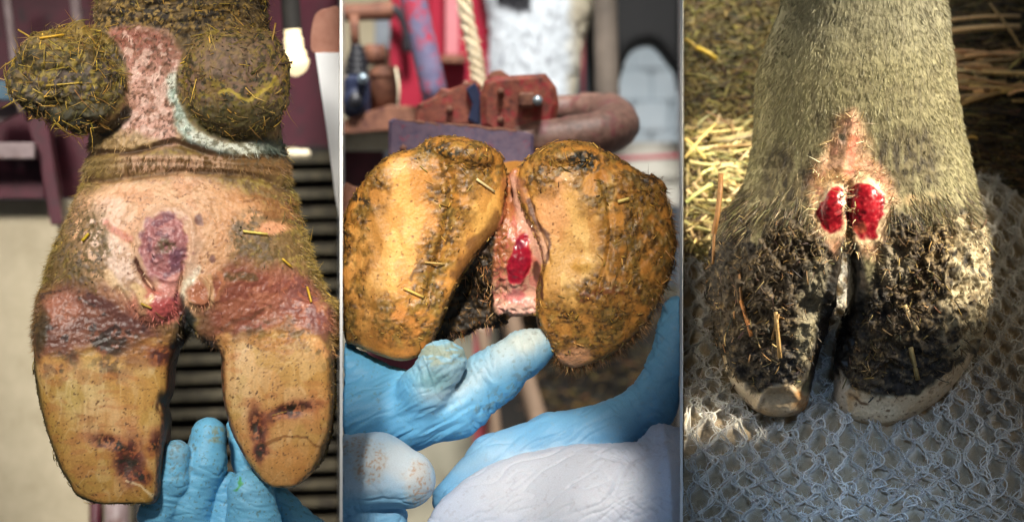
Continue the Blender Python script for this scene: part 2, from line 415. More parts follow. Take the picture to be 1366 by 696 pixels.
def split_parts(root, P, Q, N, col, rough, mat, masks):
    """one continuous surface, cut into parts along the faces; shared normals keep it seamless"""
    lab = np.zeros(len(Q), int)
    for k, (nm, m, mt) in enumerate(masks): lab[m[Q].mean(1) > 0.5] = k+1
    Wv = px2w(P); Nw = np.stack([N[:,0], -N[:,2], -N[:,1]], 1); out = []
    for k, (nm, m, mt) in enumerate([("skin", None, mat)]+masks):
        q = Q[lab == k]
        if not len(q): continue
        ids, inv = np.unique(q, return_inverse=True); q = inv.reshape(-1, 4)
        out.append(obj(nm, Wv[ids], q[:, ::-1].copy(), mt, root, col[ids], rough[ids], True, Nw[ids]))
    return out

# ------------------------------------------------------------------ boards added between the bays, also keeping their light apart
M_WHITE = m_proc("white_paint", (246,246,245), (252,252,251), 40, 0.5, 0.05)
def divider(u0, u1, label):
    V = [at(u, v, d) for d in (-0.075, 0.62) for u in (u0, u1) for v in (-90, 790)]
    F = [(0,1,3,2),(4,6,7,5),(0,4,5,1),(2,3,7,6),(0,2,6,4),(1,5,7,3)]
    tag(obj("divider_board", V, [f[::-1] for f in F], M_WHITE, smooth=False), label, "board", "white boards between the bays")
divider(453.4, 457.0, "thin white board seen edge-on between the held-up foot and the spread claws")
divider(907.2, 910.8, "thin white board seen edge-on between the spread claws and the foot on the towel")

# ------------------------------------------------------------------ first bay background
M_CONC = m_proc("concrete", (168,156,130), (190,178,152), 60, 0.85, 0.25, (92,80,60), 0.70, 160)
M_CRIM = m_proc("crimson_paint", (58,12,26), (80,18,36), 90, 0.5, 0.15, (44,22,28), 0.6, 120)
M_STEEL = m_proc("dull_steel", (110,92,92), (150,134,134), 60, 0.5, 0.2, (92,56,44), 0.62, 70)
M_SLAT = m_proc("dirty_slat", (46,42,30), (84,76,56), 160, 0.75, 0.5, (36,30,22), 0.58, 90)
M_DARK = m_proc("dark_rubber", (22,20,18), (40,36,30), 80, 0.8, 0.3)
M_CARD = m_proc("brown_card", (166,112,92), (184,132,110), 200, 0.8, 0.2)
M_CREAM = m_proc("cream_plastic", (246,226,184), (250,236,206), 20, 0.3, 0.05)
M_BLUEST = m_proc("blue_paint", (52,84,104), (84,116,134), 60, 0.5, 0.2, (96,70,56), 0.62, 70)
def flat_box(name, u0, v0, u1, v1, dep, th, mat, **k): return box_px(name, u0, v0, u1, v1, dep, th, mat, **k)
tag(box_px("concrete_floor", -110, 266, 210, 790, 0.25, 0.05, M_CONC), kind="structure")
c = empty("holding_crate", at(60, 262, 0.22), "dark crimson painted steel crate behind the left dewclaw", "crate")
box_px("panel", -110, -80, 132, 265, 0.27, 0.01, M_CRIM, c); box_px("panel", 132, -80, 452.5, 200, 0.36, 0.01, M_CRIM, c)
tube_px("bar", [(2,-60,.22),(18,70,.22),(30,150,.22)], 7, M_STEEL, c); tube_px("bar", [(94,-60,.235),(104,40,.235),(112,90,.235)], 8, M_STEEL, c)
prism_px("post", [(28,140),(58,130),(66,180),(84,300),(68,300),(52,215)], .225, .02, M_CRIM, c); box_px("rail", -110, 190, 46, 212, .215, .012, M_STEEL, c)
prism_px("brace", [(-40,160),(30,132),(46,140),(-40,182)], .24, .01, M_STEEL, c); box_px("latch", -30, 108, 36, 134, .225, .012, M_BLUEST, c)
box_px("kickboard", -110, 212, 60, 265, .235, .01, M_CRIM, c)
gr = empty("slatted_floor", at(340, 700, .33), "dark dirty slatted floor behind the right claw and blue fingers", "slatted floor")
box_px("bed", 200, 195, 452.5, 800, .352, .01, M_DARK, gr)
g = np.random.default_rng(5); vv = 206
while vv < 790:
    h = 11+4*g.random(); a, b = at(205, vv+7, .33), at(452, vv-3, .33); pts = [(205,vv+4),(330,vv+1),(452,vv-4),(452,vv-4+h),(330,vv+1+h),(205,vv+4+h)]
    prism_px("slat", pts, .33+.006*g.random(), .014, M_SLAT, gr, ch=.0012); vv += 23+3*g.random()
tag(prism_px("white_sheet", [(420.5,71),(452.9,70),(452.9,296),(447,262),(436,176)], .11, .004, M_WHITE, ch=.0003), "blank white sheet slanting at the right edge beside the muddy dewclaw", "sheet")
tag(prism_px("brown_card", closed([(414,58),(417,30),(424,16),(438,11),(452.9,10),(452.9,40),(452.9,69.5),(436,70),(418,70.5)],3), .112, .004, M_CARD, ch=.0003), "brown card with a rounded corner above the white sheet", "card")
M_BULB = m_proc("lit_bulb", (250,226,170), (252,236,196), 20, 0.3, 0.0); _b = M_BULB.node_tree.nodes["Principled BSDF"]; _b.inputs["Emission Color"].default_value = (1, .80, .48, 1); _b.inputs["Emission Strength"].default_value = 1.1
tag(tube_px("lamp_tube", [(390,40,.20),(391,52,.20),(393,70,.20),(394,80,.20),(394,102,.20)], [12]*6+[14]*6+[17]*6+[20,20,19.5,18,15.5,11,3], M_BULB), "glowing cream lamp tube behind the right dewclaw", "lamp")
tag(tube_px("lamp_cable", [(384,-60,.205),(387,0,.205),(390,46,.203)], 14, M_DARK), "dark tube above the glowing lamp", "cable")
tag(tube_px("yellow_peg", [(370,204,.22),(400,205,.22),(410,205,.22),(415,205,.22)], [8]*6+[7]*6+[7,6.5,6,5,4,2.5,1], M_CREAM), "small yellowish peg beside the pastern right edge", "peg")
sp = empty("steel_post", at(150, 740, .24), "dull steel post on the concrete below the left claw", "post")
tube_px("pipe", [(156,640,.24),(156,780,.24)], 18, M_STEEL, sp); tube_px("pipe", [(128,640,.245),(126,780,.245)], 9, M_CRIM, sp); tube_px("pipe", [(183,640,.25),(184,780,.25)], 7, M_DARK, sp)

# ------------------------------------------------------------------ second bay background
M_RUST = m_proc("rusty_red_paint", (80,38,32), (150,82,58), 300, 0.6, 0.5, (142,34,40), 0.56, 170)
M_RUST2 = m_proc("brown_rust", (102,64,48), (142,94,70), 220, 0.7, 0.5, (84,46,36), 0.58, 160)
M_PURP = m_proc("worn_violet_paint", (78,68,92), (112,92,108), 260, 0.55, 0.4, (150,44,62), 0.64, 210)
M_ROSE = m_proc("worn_rose_steel", (92,68,58), (138,104,90), 260, 0.5, 0.5, (116,66,66), 0.58, 120)
M_RED = m_proc("red_panel_paint", (150,24,48), (176,34,60), 30, 0.45, 0.1, (120,24,40), 0.64, 40)
M_POST = m_proc("blue_red_post", (92,92,122), (122,116,142), 180, 0.5, 0.3, (178,40,60), 0.56, 110)
M_BLACK = m_proc("black_rubber", (26,26,30), (44,44,50), 50, 0.45, 0.15)
M_NAVY = m_proc("navy_cast_metal", (28,34,58), (44,54,82), 80, 0.4, 0.2)
M_SILV = m_proc("zinc", (150,170,180), (190,205,212), 90, 0.3, 0.2, metal=0.6)
M_BEIGE = m_proc("beige_clutter", (168,156,128), (190,178,150), 30, 0.8, 0.1)
M_BLOCK = m_proc("white_block", (196,210,218), (212,222,228), 40, 0.8, 0.25)
M_MORT = m_proc("mortar", (186,200,208), (202,212,218), 60, 0.9, 0.2)
M_WOOD = m_proc("grey_wood", (128,104,84), (166,140,116), 50, 0.7, 0.3, stretch=(3,3,.4))
M_PINK = m_proc("rose_post", (150,60,70), (176,84,90), 50, 0.6, 0.2)
M_FLOOR2 = m_proc("grey_concrete_floor", (150,146,126), (176,170,150), 40, 0.85, 0.25, (110,102,84), 0.64, 90)
tag(box_px("floor", 457.6, 380, 906.6, 800, .46, .02, M_FLOOR2), kind="structure")
o = empty("red_machine_panel", at(610, 140, .36), "crimson panel with a pale upright rib behind the rope", "panel")
box_px("plate", 520, -70, 668, 150, .37, .01, M_RED, o); box_px("rib", 594, -70, 612, 74, .355, .012, m_proc("pale_rose", (190,110,118),(206,130,134),30,.5,.1), o); box_px("ledge", 588, 74, 622, 84, .352, .016, M_RUST2, o)
box_px("flange", 566, -70, 574, 140, .36, .008, m_proc("deep_red",(120,14,36),(136,20,44),30,.5,.1), o)
tag(box_px("back_clutter", 457.6, -70, 560, 200, .44, .01, M_BEIGE), "blurred beige backing board behind the motor", "board")
tag(box_px("blue_box", 528, 64, 566, 130, .40, .02, m_proc("slate_blue",(92,124,146),(112,142,162),30,.6,.1)), "slate blue box behind the leaning post", "box")
tag(box_px("grey_box", 500, 26, 540, 66, .42, .01, m_proc("grey_blue",(120,132,146),(160,164,166),18,.6,.1)), "small blue-grey box under the black hose", "box")
tag(tube_px("black_hose", [(500,8,.36),(528,14,.36),(541,36,.36),(545,70,.36)], 8, M_BLACK), "black hose curving down beside the rusty pipe", "hose")
tag(tube_px("rusty_pipe", [(459,18,.30),(500,16,.30),(524,15,.30)], [13]*6+[14]*7, M_RUST2), "short rusty horizontal pipe at the top left of the machine", "pipe")
mo = empty("motor", at(478, 160, .27), "dark navy motor with black rubber bellows and a silver bolt", "motor")
box_px("housing", 458.5, 100, 492, 158, .262, .05, M_NAVY, mo, bev=.002)
ec = tube_px("end_cap", [(474,134,.262),(474,134,.256)], [19,17], M_NAVY, mo, n=28, sm=False); tube_px("ring", [(474,134,.2565),(474,134,.2535)], [12,11], M_BLACK, ec, n=28, sm=False)
for i, (vv, rr) in enumerate(((96,21),(88,19),(80,17),(72,14),(64,11))): tube_px("bellows_ring", [(476,vv+4,.275),(476,vv+2,.275),(476,vv,.275),(476,vv-3,.275),(476,vv-4,.275)], [rr*.8,rr,rr,rr*.85,rr*.7], M_BLACK, mo, n=20, sm=False)
tube_px("stem", [(474,62,.275),(472,20,.275)], 7, M_RUST2, mo, sm=False); bo = tube_px("bolt", [(484,105,.262),(484,105,.25)], [8,7], M_SILV, mo, n=18, sm=False)
tube_px("bolt_hole", [(484,105,.2499),(484,105,.249)], [3.2,3.2], M_NAVY, bo, n=14, sm=False)
ca = empty("rusty_canister", at(512, 152, .29), "brown rusty canister standing right of the motor", "canister")
bd = tube_px("body", [(513,152,.29),(513,100,.29),(513,92,.29),(513,88,.29)], [24,24,22,16], M_RUST2, ca, n=24, sm=False); tube_px("cap", [(500,86,.29),(500,70,.29),(500,60,.29)], [18,18,15], M_RUST2, ca, n=20, sm=False); tube_px("lid_rim", [(513,104,.29),(513,98,.29)], 25.5, M_RUST2, bd, n=24, sm=False); tube_px("wire", [(528,90,.262),(532,120,.258),(530,150,.262)], 1.6, M_CREAM, ca, n=6)
tag(prism_px("rusty_shelf", [(458,160),(520,140),(558,142),(566,160),(540,172),(458,178)], .26, .03, M_RUST2), "rusty flat shelf under the motor and canister", "shelf")
tag(box_px("grey_ledge", 458, 176, 520, 200, .275, .04, M_FLOOR2), "pale grey ledge below the rusty shelf", "ledge")
tag(box_px("dark_pipe_end", 458, 200, 512, 250, .30, .04, M_CRIM), "dark crimson block left of the violet bar", "block")
tag(prism_px("brown_block", closed([(457.8,250),(470,248),(488,256),(496,290),(490,330),(457.8,334)],3), .11, .02, M_RUST2), "brown block at the left edge behind the claw", "block")
tag(tube_px("leaning_post", [(541,-60,.25),(556,20,.25),(582,135,.25)], 20, M_POST, n=24), "leaning blue post with flaking red paint behind the plates", "post")
# rope of three strands
rp = empty("rope", at(640, 112, .22), "frayed tan rope hanging down to the rusty bracket", "rope"); M_ROPE = m_proc("rope_fibre", (196,176,140), (222,206,176), 400, .9, .5)
cl_ = path([(614,-50,.215),(622,20,.215),(634,75,.215),(640,118,.215)], 14)
for s_ in range(3):
    ph = np.arange(len(cl_))*0.55+s_*2.094; q_ = [(cl_[i][0]+5.2*math.cos(ph[i]), cl_[i][1], cl_[i][2]+5.2*S*math.sin(ph[i])) for i in range(len(cl_))]; tube_px("strand", q_, 6.2, M_ROPE, rp, n=10, sm=False)
g = np.random.default_rng(9); A_ = np.array([(cl_[i][0]+8*g.normal()*.6, cl_[i][1], -cl_[i][2]/S+9) for i in g.integers(0, len(cl_), 260)]); kk = 1+.215/D
A_[:,0] = 683+(A_[:,0]-683)*kk; A_[:,1] = 348+(A_[:,1]-348)*kk; V_, F_, C_ = blades(A_, g.normal(size=(260,3))*np.array([1,.6,.6])+np.array([0,.4,.3]), 6+8*g.random(260), .8, tones(260, [(206,184,146),(230,212,176)], 1), g.normal(size=(260,3))*.5); tag(obj("fray", V_, F_, M_STRAW, rp, C_, smooth=False), kind="stuff")
# foot clamp
fc = empty("foot_clamp", at(660, 218, .13), "rusty red foot clamp with a violet bar and a curved rose hook", "foot clamp")
prism_px("flat_bar", [(518,162),(524,158),(700,176),(712,180),(712,222),(518,222)], .118, .03, M_PURP, fc, ch=.0014)
prism_px("side_plate", [(553,158),(556,140),(580,128),(588,117),(600,119),(634,106),(642,114),(634,168),(553,164)], .150, .012, M_RUST, fc, ch=.0014)
prism_px("dark_hole", [(622,118),(634,110),(642,128),(640,168),(624,160),(630,140)], .146, .006, M_NAVY, fc)  # flat navy piece standing in for the dark hole beside the bracket
br = prism_px("bracket", [(640,128),(646,108),(658,102),(728,98),(742,116),(746,140),(738,176),(700,182),(655,178),(642,168)], .132, .03, M_RUST, fc, ch=.003)
prism_px("lug", [(650,104),(656,95),(668,93),(684,104)], .150, .012, M_RUST2, fc)
box_px("nut", 691, 123, 715, 143, .122, .012, M_RUST2, br, bev=.0012); tube_px("bolt", [(717,134,.131),(717,134,.118)], [7.5,6.5], M_SILV, br, n=16, sm=False)
tube_px("hook", [(690,192,.135),(715,188,.135),(760,184,.135),(805,177,.138),(824,163,.155),(806,149,.178),(770,146,.188),(735,147,.19)], [27]*6+[30]*6+[32]*6+[33]*6+[30]*6+[25]*6+[21]*7, M_ROSE, fc, n=24)
g = np.random.default_rng(4)
for a_, b_, dd in (((530,160),(690,175),.1185),((646,172),(735,176),.132),((560,142),(630,112),.1505)):
    q_ = [(a_[0]+(b_[0]-a_[0])*t+g.normal()*.6, a_[1]+(b_[1]-a_[1])*t+g.normal()*.8, dd) for t in np.linspace(0, 1, 22)]; tube_px("weld_bead", q_, np.abs(2.0+g.normal(size=22)*.5), M_RUST2, fc, n=8, sm=False)
for x_, y_, dd in ((538,198,.117),(570,200,.117),(668,122,.131),(668,160,.131),(600,146,.1495)): tube_px("bolt", [(x_,y_,dd+.001),(x_,y_,dd-.003),(x_,y_,dd-.0038)], [5.5,5.2,3.8], M_RUST2, fc, n=6, sm=False)
# block wall, ledge, pipe
bw = empty("block_wall", at(865, 210, .5), "white painted block wall seen below the dark cow belly", "wall"); box_px("mortar", 818, -70, 906.4, 215, .515, .01, M_MORT, bw)
for r_, (a, b) in enumerate(((14,51),(52.5,92.5),(94,135),(136.5,175),(176.5,200))):
    x = 822-(r_ % 2)*24
    while x < 906: x0, x1 = max(x, 819), min(x+46, 906.2); (box_px("block", x0, a, x1-1.2, b-.0, .511+.001*((r_*7+int(x)) % 3)/2, .01, M_BLOCK, bw, bev=.0005) if x1-x0 > 6 else None); x += 48.5
tag(box_px("pale_ledge", 780, 190, 906.5, 275, .42, .05, m_proc("pale_ledge", (186,184,170),(204,200,188),40,.8,.2)), "pale concrete ledge under the block wall", "ledge")
tag(tube_px("red_hose", [(790,214,.41),(850,211,.41),(906.3,208,.41)], 3.4, M_RED, n=10), "thin red hose along the pale ledge", "hose")
tag(tube_px("grey_post", [(806,-60,.34),(809,80,.34),(812,190,.34)], 19, m_proc("grey_post", (84,76,68),(122,110,98),30,.5,.2)), "grey-brown upright post left of the block wall", "post")
tag(tube_px("red_rod", [(777,-60,.36),(778,160,.36)], 3.5, M_PINK, n=10), "thin reddish upright rod beside the white cow leg", "rod")
# the cow that stands behind
def place(P, dep):
    k = 1+dep/D; return np.stack([(P[:,0]-683)*S*k, dep-P[:,2]*S*k, (348-P[:,1])*S*k], 1)
cow = empty("cow", at(720, 140, .36), "black and white cow standing behind the foot clamp", "cow")
def sdf_leg(P): return d_loft(P, [-60,5,40,70,100,130,170], [640,652,655,654,656,668,676], [800,788,778,774,768,764,760], 0, [60,58,54,50,46,44,44], 2.2, -60, 168, 10)
P, Q = net_mesh(sdf_leg, (630,-64,-66), (806,174,66), 2.4); N = normals(P, Q); P = P+N*((fbm(P,(12,30,12),3,2)-.5)*3)[:,None].astype(np.float32); p = Paint(P, 6, 20)
p.c[:] = np.array([216,222,226])/255; p.lay(p.n_((8,30,10),3,1)*.25, (196,202,208)); p.lay(sstep(752,772,p.u)*.6, (206,184,140)); p.lay(p.spk((4,9,6),.93,3)*.7, (110,112,122)); p.lay(sstep(14,4,p.v+10*(p.n_(12,2,4)-.5))*(p.u > 664)*(p.u < 706), (24,24,30)); p.lay(p.ell(690,2,16,10)*.9, (24,24,30))
WL = place(P, .36); Nw = np.stack([N[:,0], -N[:,2], -N[:,1]], 1); lg = obj("leg", WL, Q[:, ::-1].copy(), M_SKIN, cow, p.c, p.r, True, Nw)
k = pick((N[:,2] > -.2)*1.0, 5000, 2); V_, F_, C_ = blades(P[k], N[k]*.3+np.array([0,1,0])+g.normal(size=(5000,3))*.2, 8+6*g.random(5000), 1.0, np.clip(p.c[k]*(.93+.14*g.random((5000,1))),0,1), -N[k]*.2)
V_ = place(np.stack([V_[:,0]/S+683, 348-V_[:,2]/S, -V_[:,1]/S], 1), .36); tag(obj("leg_hair", V_, F_, M_HAIR, lg, C_, smooth=False), kind="stuff")
def sdf_belly(P):
    d = d_slab(P, closed([(790,-60),(906,-60),(906,118),(900,98),(890,84),(870,62),(846,66),(834,82),(826,108),(820,140),(812,190),(790,190)],4), -60, 60, 14); return smax(d, P[:,0]-905.8, 2)
P, Q = net_mesh(sdf_belly, (780,-66,-70), (912,200,70), 2.6); N = normals(P, Q); c_ = np.tile(np.array([[5,5,6]])/255, (len(P),1)); obj("belly", place(P, .40), Q[:, ::-1].copy(), M_SKIN, cow, c_+fbm(P,(10,26,10),3,3)[:,None]*.025, np.full(len(P),.6), True)
# below the claws
tag(box_px("rose_post", 632, 380, 652, 800, .40, .02, M_PINK), "rose red upright post seen below the red sore", "post")
tag(tube_px("wooden_pole", [(676,400,.36),(700,500,.36),(742,640,.36)], 15, M_WOOD), "grey wooden pole slanting down right of the pointing finger", "pole")
tag(tube_px("thin_pole", [(640,430,.38),(655,520,.38),(668,640,.38)], 9, M_WOOD), "thin wooden pole beside the rose post", "pole")
tag(box_px("red_block", 462, 468, 560, 520, .16, .02, M_CRIM), "dark red block showing between the left claw and the glove", "block")
tag(box_px("dark_pen_wall", 662, 395, 906.4, 800, .44, .01, M_DARK), kind="structure", label="dark muddy pen wall behind the right claw", cat="wall")
g = np.random.default_rng(13); n = 900; A_ = np.stack([700+200*g.random(n), 400+220*g.random(n), -1390+30*g.random(n)], 1); kk = 1+.43/D; t_ = g.normal(size=(n,3))*np.array([14,5,2])
A_[:,0] = 683+(A_[:,0]-683)*kk; A_[:,1] = 348+(A_[:,1]-348)*kk; ok = (A_[:,0]+np.abs(t_[:,0]) < 683+220*kk); A_, t_ = A_[ok], t_[ok]
V_, F_, C_ = straws(A_, A_+t_, 1.0+g.random(len(A_)), tones(len(A_), [(92,72,34),(70,56,28),(120,92,44),(50,42,24)], 3), np.zeros_like(A_), 4); tag(obj("loose_straw", V_, F_, M_STRAW, None, C_), "dark loose straw behind the right claw", "straw", kind="stuff")

# ------------------------------------------------------------------ third bay: ground and towel (px axes; the camera looks down on them at 45 degrees)
SA = math.sqrt(.5)
def ground_px(s, t, h):   # s right, t up the ground, h off it
    return np.stack([s, 575-t*SA-h*SA, 8-t*SA+h*SA], 1)
def t_edge(s): return np.interp(s, [900,950,1010,1100,1280,1330,1400], [318,352,352,380,430,478,470])
def u_min(w, u=911.4): return 683+(u-683)*(1-w*S/D)
def grid(s, t): ns, nt = len(s), len(t); i = np.arange((nt-1)*ns).reshape(nt-1, ns)[:, :-1].ravel(); return np.stack([i, i+1, i+1+ns, i+ns], 1)
ss = np.linspace(0, 1, 190); tt = np.linspace(-260, 1150, 300); T_, A_ = np.meshgrid(tt, ss, indexing='ij'); T_ = T_.ravel(); w_ = 8-T_*SA-10; lo = u_min(w_); Sg = lo+A_.ravel()*(1500-lo)
q = np.stack([Sg, T_, 0*T_], 1); H = -12-34*sstep(30,-30,T_-t_edge(Sg)+40)+(fbm(q, 60, 3, 3)-.5)*26+(fbm(q, 9, 3, 4)-.5)*7
G = ground_px(Sg, T_, H); p = Paint(G); p.c[:] = np.array([66,54,36])/255; p.lay(p.n_(20,3,2)*.7, (40,32,22)); p.lay(p.spk(7,.6,3)*.7, (112,94,52)); p.lay(p.spk(5,.66,4)*.6, (140,122,72))
tag(obj("ground", px2w(G), grid(ss, tt), M_SOIL, None, p.c), kind="structure")
def lay_straw(n, s0, s1, t0, t1, len0, len1, r, pal, seed, h0=-6, h1=12, dirx=1.0, diry=.6, nm="straw_litter", lab=None):
    g = np.random.default_rng(seed); s = s0+(s1-s0)*g.random(n); t = t0+(t1-t0)*g.random(n); hh = h0+(h1-h0)*g.random(n); L = len0+(len1-len0)*g.random(n)**2
    dx = g.normal(size=n)*dirx; dy = g.normal(size=n)*diry; m = np.hypot(dx, dy)+1e-6; dx, dy = dx/m*L/2, dy/m*L/2
    A = ground_px(s-dx, t-dy, hh); B = ground_px(s+dx, t+dy, hh+g.normal(size=n)*3); ok = (np.minimum(A[:,0]-u_min(A[:,2]), B[:,0]-u_min(B[:,2])) > 1)
    A, B = A[ok], B[ok]; V, F, C = straws(A, B, (r*(.5+g.random(n)))[ok], tones(len(A), pal, seed+1), g.normal(size=A.shape)*2.5, seed+2); return tag(obj(nm, V, F, M_STRAW, None, C), lab, "straw", kind="stuff")
lay_straw(5200, 890, 1060, 300, 900, 8, 40, 1.2, [(132,116,62),(98,84,46),(152,134,78),(74,62,36)], 51, -12, 6, lab="fine yellow straw and dirt left of the grey foot")
lay_straw(420, 890, 1040, 330, 600, 30, 90, 2.2, [(178,158,104),(196,180,128),(140,122,76)], 55, -2, 12, lab="brighter long straw near the towel left of the foot")
lay_straw(3600, 1230, 1420, 380, 900, 10, 60, 1.1, [(92,78,48),(64,54,34),(124,102,60),(48,40,28)], 59, -12, 4, 1.0, .18, lab="dark flattened straw right of the grey foot")
lay_straw(60, 1270, 1430, 640, 740, 60, 150, 3.0, [(206,172,118),(188,150,98)], 63, 2, 12, 1.0, .12, lab="pale straw stalks lying at the upper right")

# the knitted towel: a soft base and a net of two-ply yarn over it
def towel_h(s, t):
    q = np.stack([s, t, 0*s], 1); h = (fbm(q, 95, 2, 7)-.5)*42
    h += 3*np.exp(-((t-(-6+10*np.sin((s-960)/60)))/26)**2)*sstep(960,1000,s)*sstep(1260,1220,s)
    h += 26*sstep(1300,1350,s)*np.exp(-((t-430)/60)**2)+10*np.exp(-((t-330-.25*(s-1300))/16)**2)*(s > 1290) + 18*sstep(960,915,s)*np.exp(-((t-290)/60)**2)
    e = t_edge(s)-t; return h+4-22*np.exp(-np.maximum(e,0)/14)
towel = empty("knitted_towel", px2w(ground_px(np.array([1130.]), np.array([0.]), np.array([0.])))[0], "white open-knit towel spread under the grey cow foot", "towel")
PX, QT = 18.5, 23.5   # strand spacing, half the wave along it
def conv(t): return 1-0.00062*t
def strand_s(i, t): return 1137+(i*PX+(1 if i % 2 else -1)*6.2*np.cos(math.pi*t/QT))*conv(t)
def cellwall(x, t):   # 1 where a strand runs, 0 in the middle of a cell
    d = np.full(x.shape, 9.0)
    for k in range(-1, 3):
        i = np.floor(x)+k; d = np.minimum(d, np.abs(x-(i+np.where(i % 2 == 0, -1, 1)*6.6/PX*np.cos(math.pi*t/QT))))
    return np.exp(-(d/.26)**2)
ss = np.linspace(0, 1, 280); tt = np.linspace(0, 1, 360); TT, AA = np.meshgrid(tt, ss, indexing='ij'); AA = AA.ravel()
s_ = 912+AA*(1420-912); t_ = -240+TT.ravel()*(t_edge(s_)+240); w_ = 8-t_*SA; s_ = np.maximum(s_, u_min(w_, 912)); s_ = u_min(w_, 912)+AA*(1420-u_min(w_, 912))
H = towel_h(s_, t_); x = (s_-1137)/conv(t_)/PX; H += -6.5+8.0*cellwall(x, t_)+(fbm(np.stack([s_,t_,0*t_],1), 5, 2, 5)-.5)*2.5
G = ground_px(s_, t_, H); p = Paint(G); p.c[:] = np.array([150,134,110])/255; p.lay(cellwall(x, t_), (206,200,188)); p.lay(p.n_(14,3,1)*.3, (140,120,92)); p.lay(p.spk(9,.8,2)*.3, (96,80,58))
obj("backing", px2w(G), grid(ss, tt), M_YARN, towel, p.c)
Vs, Fs, Cs = [], [], []; off = 0; g = np.random.default_rng(71); fz = []
def add_tube(C3, r, n, tone):
    global off
    T = np.gradient(C3, axis=0); T /= np.linalg.norm(T, axis=1, keepdims=True)+1e-9; a = np.cross(T, np.array([0,-SA,SA])); a /= np.linalg.norm(a, axis=1, keepdims=True)+1e-9; b = np.cross(T, a); m = len(C3)
    th = 2*np.pi*np.arange(n)/n; V = C3[:,None,:]+r*(np.cos(th)[None,:,None]*a[:,None,:]+np.sin(th)[None,:,None]*b[:,None,:]); Vs.append(V.reshape(-1,3))
    i = np.arange(m-1)[:,None]*n; k = np.arange(n)[None]; Fs.append(np.stack([i+k, i+(k+1)%n, i+n+(k+1)%n, i+n+k], -1).reshape(-1,4)+off); off += m*n; Cs.append(np.tile(tone, (m*n,1)))
for i in range(-16, 18):
    t = np.arange(-236, 520, 3.4); s = strand_s(i, t)+(fbm(np.stack([t,0*t+i*9,0*t],1), 16, 2, 3)-.5)*5; ok = (t < t_edge(s)-3) & (s < 1418) & (s > u_min(8-t*SA, 914.5)+2); t, s = t[ok], s[ok]
    if len(t) < 8: continue
    node = np.cos(2*math.pi*t/(2*QT)*1.0)**2; base = towel_h(s, t)+4.5+2.5*node; tone = np.array([206,202,194])/255*(.85+.2*g.random())
    for ply in range(5):
        ph = t/7.5+ply*.9+i; jit = (fbm(np.stack([t,0*t+i*5+ply*40,0*t],1), 9, 2, 9+ply)-.5)*10
        C3 = ground_px(s+2.6*np.cos(ph)+jit, t, base+2.2*np.sin(ph)+jit*.4); add_tube(C3, .85, 4, tone*(.92+.12*g.random())); fz.append(C3)
# loops that tie neighbouring strands where they meet
for i in range(-16, 17):
    for j in range(-11, 24):
        tn = (2*j+(0 if i % 2 else 1))*QT
        if not (-236 < tn < 500): continue
        sm = (strand_s(i, np.array([tn]))+strand_s(i+1, np.array([tn])))[0]/2
        if tn > t_edge(sm)-10 or sm > 1410 or sm < u_min(8-tn*SA, 914)+12: continue
        if g.random() < .6: continue
        a = np.linspace(-.6, 3.6+1.4*g.random(), 13); rx, ry = 8+4*g.random(), 6+4*g.random(); ro = g.normal()*.9
        ls = sm+rx*np.cos(a+ro)*conv(tn); lt = tn+ry*np.sin(a+ro)*1.2+(a-3)*1.2; C3 = ground_px(ls, lt, towel_h(ls, lt)+8+2.2*np.sin(a*2)); add_tube(C3, 1.1, 4, np.array([214,212,206])/255*(.85+.2*g.random())); fz.append(C3)
tag(obj("yarn", px2w(np.vstack(Vs)), np.vstack(Fs), M_YARN, towel, np.vstack(Cs)), kind="stuff")
fzp = np.vstack(fz); k = g.integers(0, len(fzp), 34000); d_ = g.normal(size=(34000,3)); d_ += np.array([0,-.4,.4])
V_, F_, C_ = blades(fzp[k], d_, 4+9*g.random(34000), .45, tones(34000, [(214,212,206),(196,190,180)], 3), g.normal(size=(34000,3))*.7, 4); tag(obj("lint", V_, F_, M_YARN, towel, C_, smooth=False), kind="stuff")
# ------------------------------------------------------------------ first bay: lifted foot seen from behind and below
def lump(P, cx, cy, rx, ry, rot=0):
    a, b = P[:,0]-cx, P[:,1]-cy
    if rot: cr, sr = math.cos(R(rot)), math.sin(R(rot)); a, b = a*cr+b*sr, -a*sr+b*cr
    return np.exp(-((a/rx)**2+(b/ry)**2))
def groove(P, pts, wd):
    p = path(pts, 5); d = np.full(len(P), 1e9, np.float32)
    for a, b in zip(p[:-1], p[1:]):
        e = b-a; t = np.clip(((P[:,0]-a[0])*e[0]+(P[:,1]-a[1])*e[1])/(e@e+1e-9), 0, 1); d = np.minimum(d, np.hypot(P[:,0]-a[0]-t*e[0], P[:,1]-a[1]-t*e[1]))
    return np.exp(-(d/wd)**2)

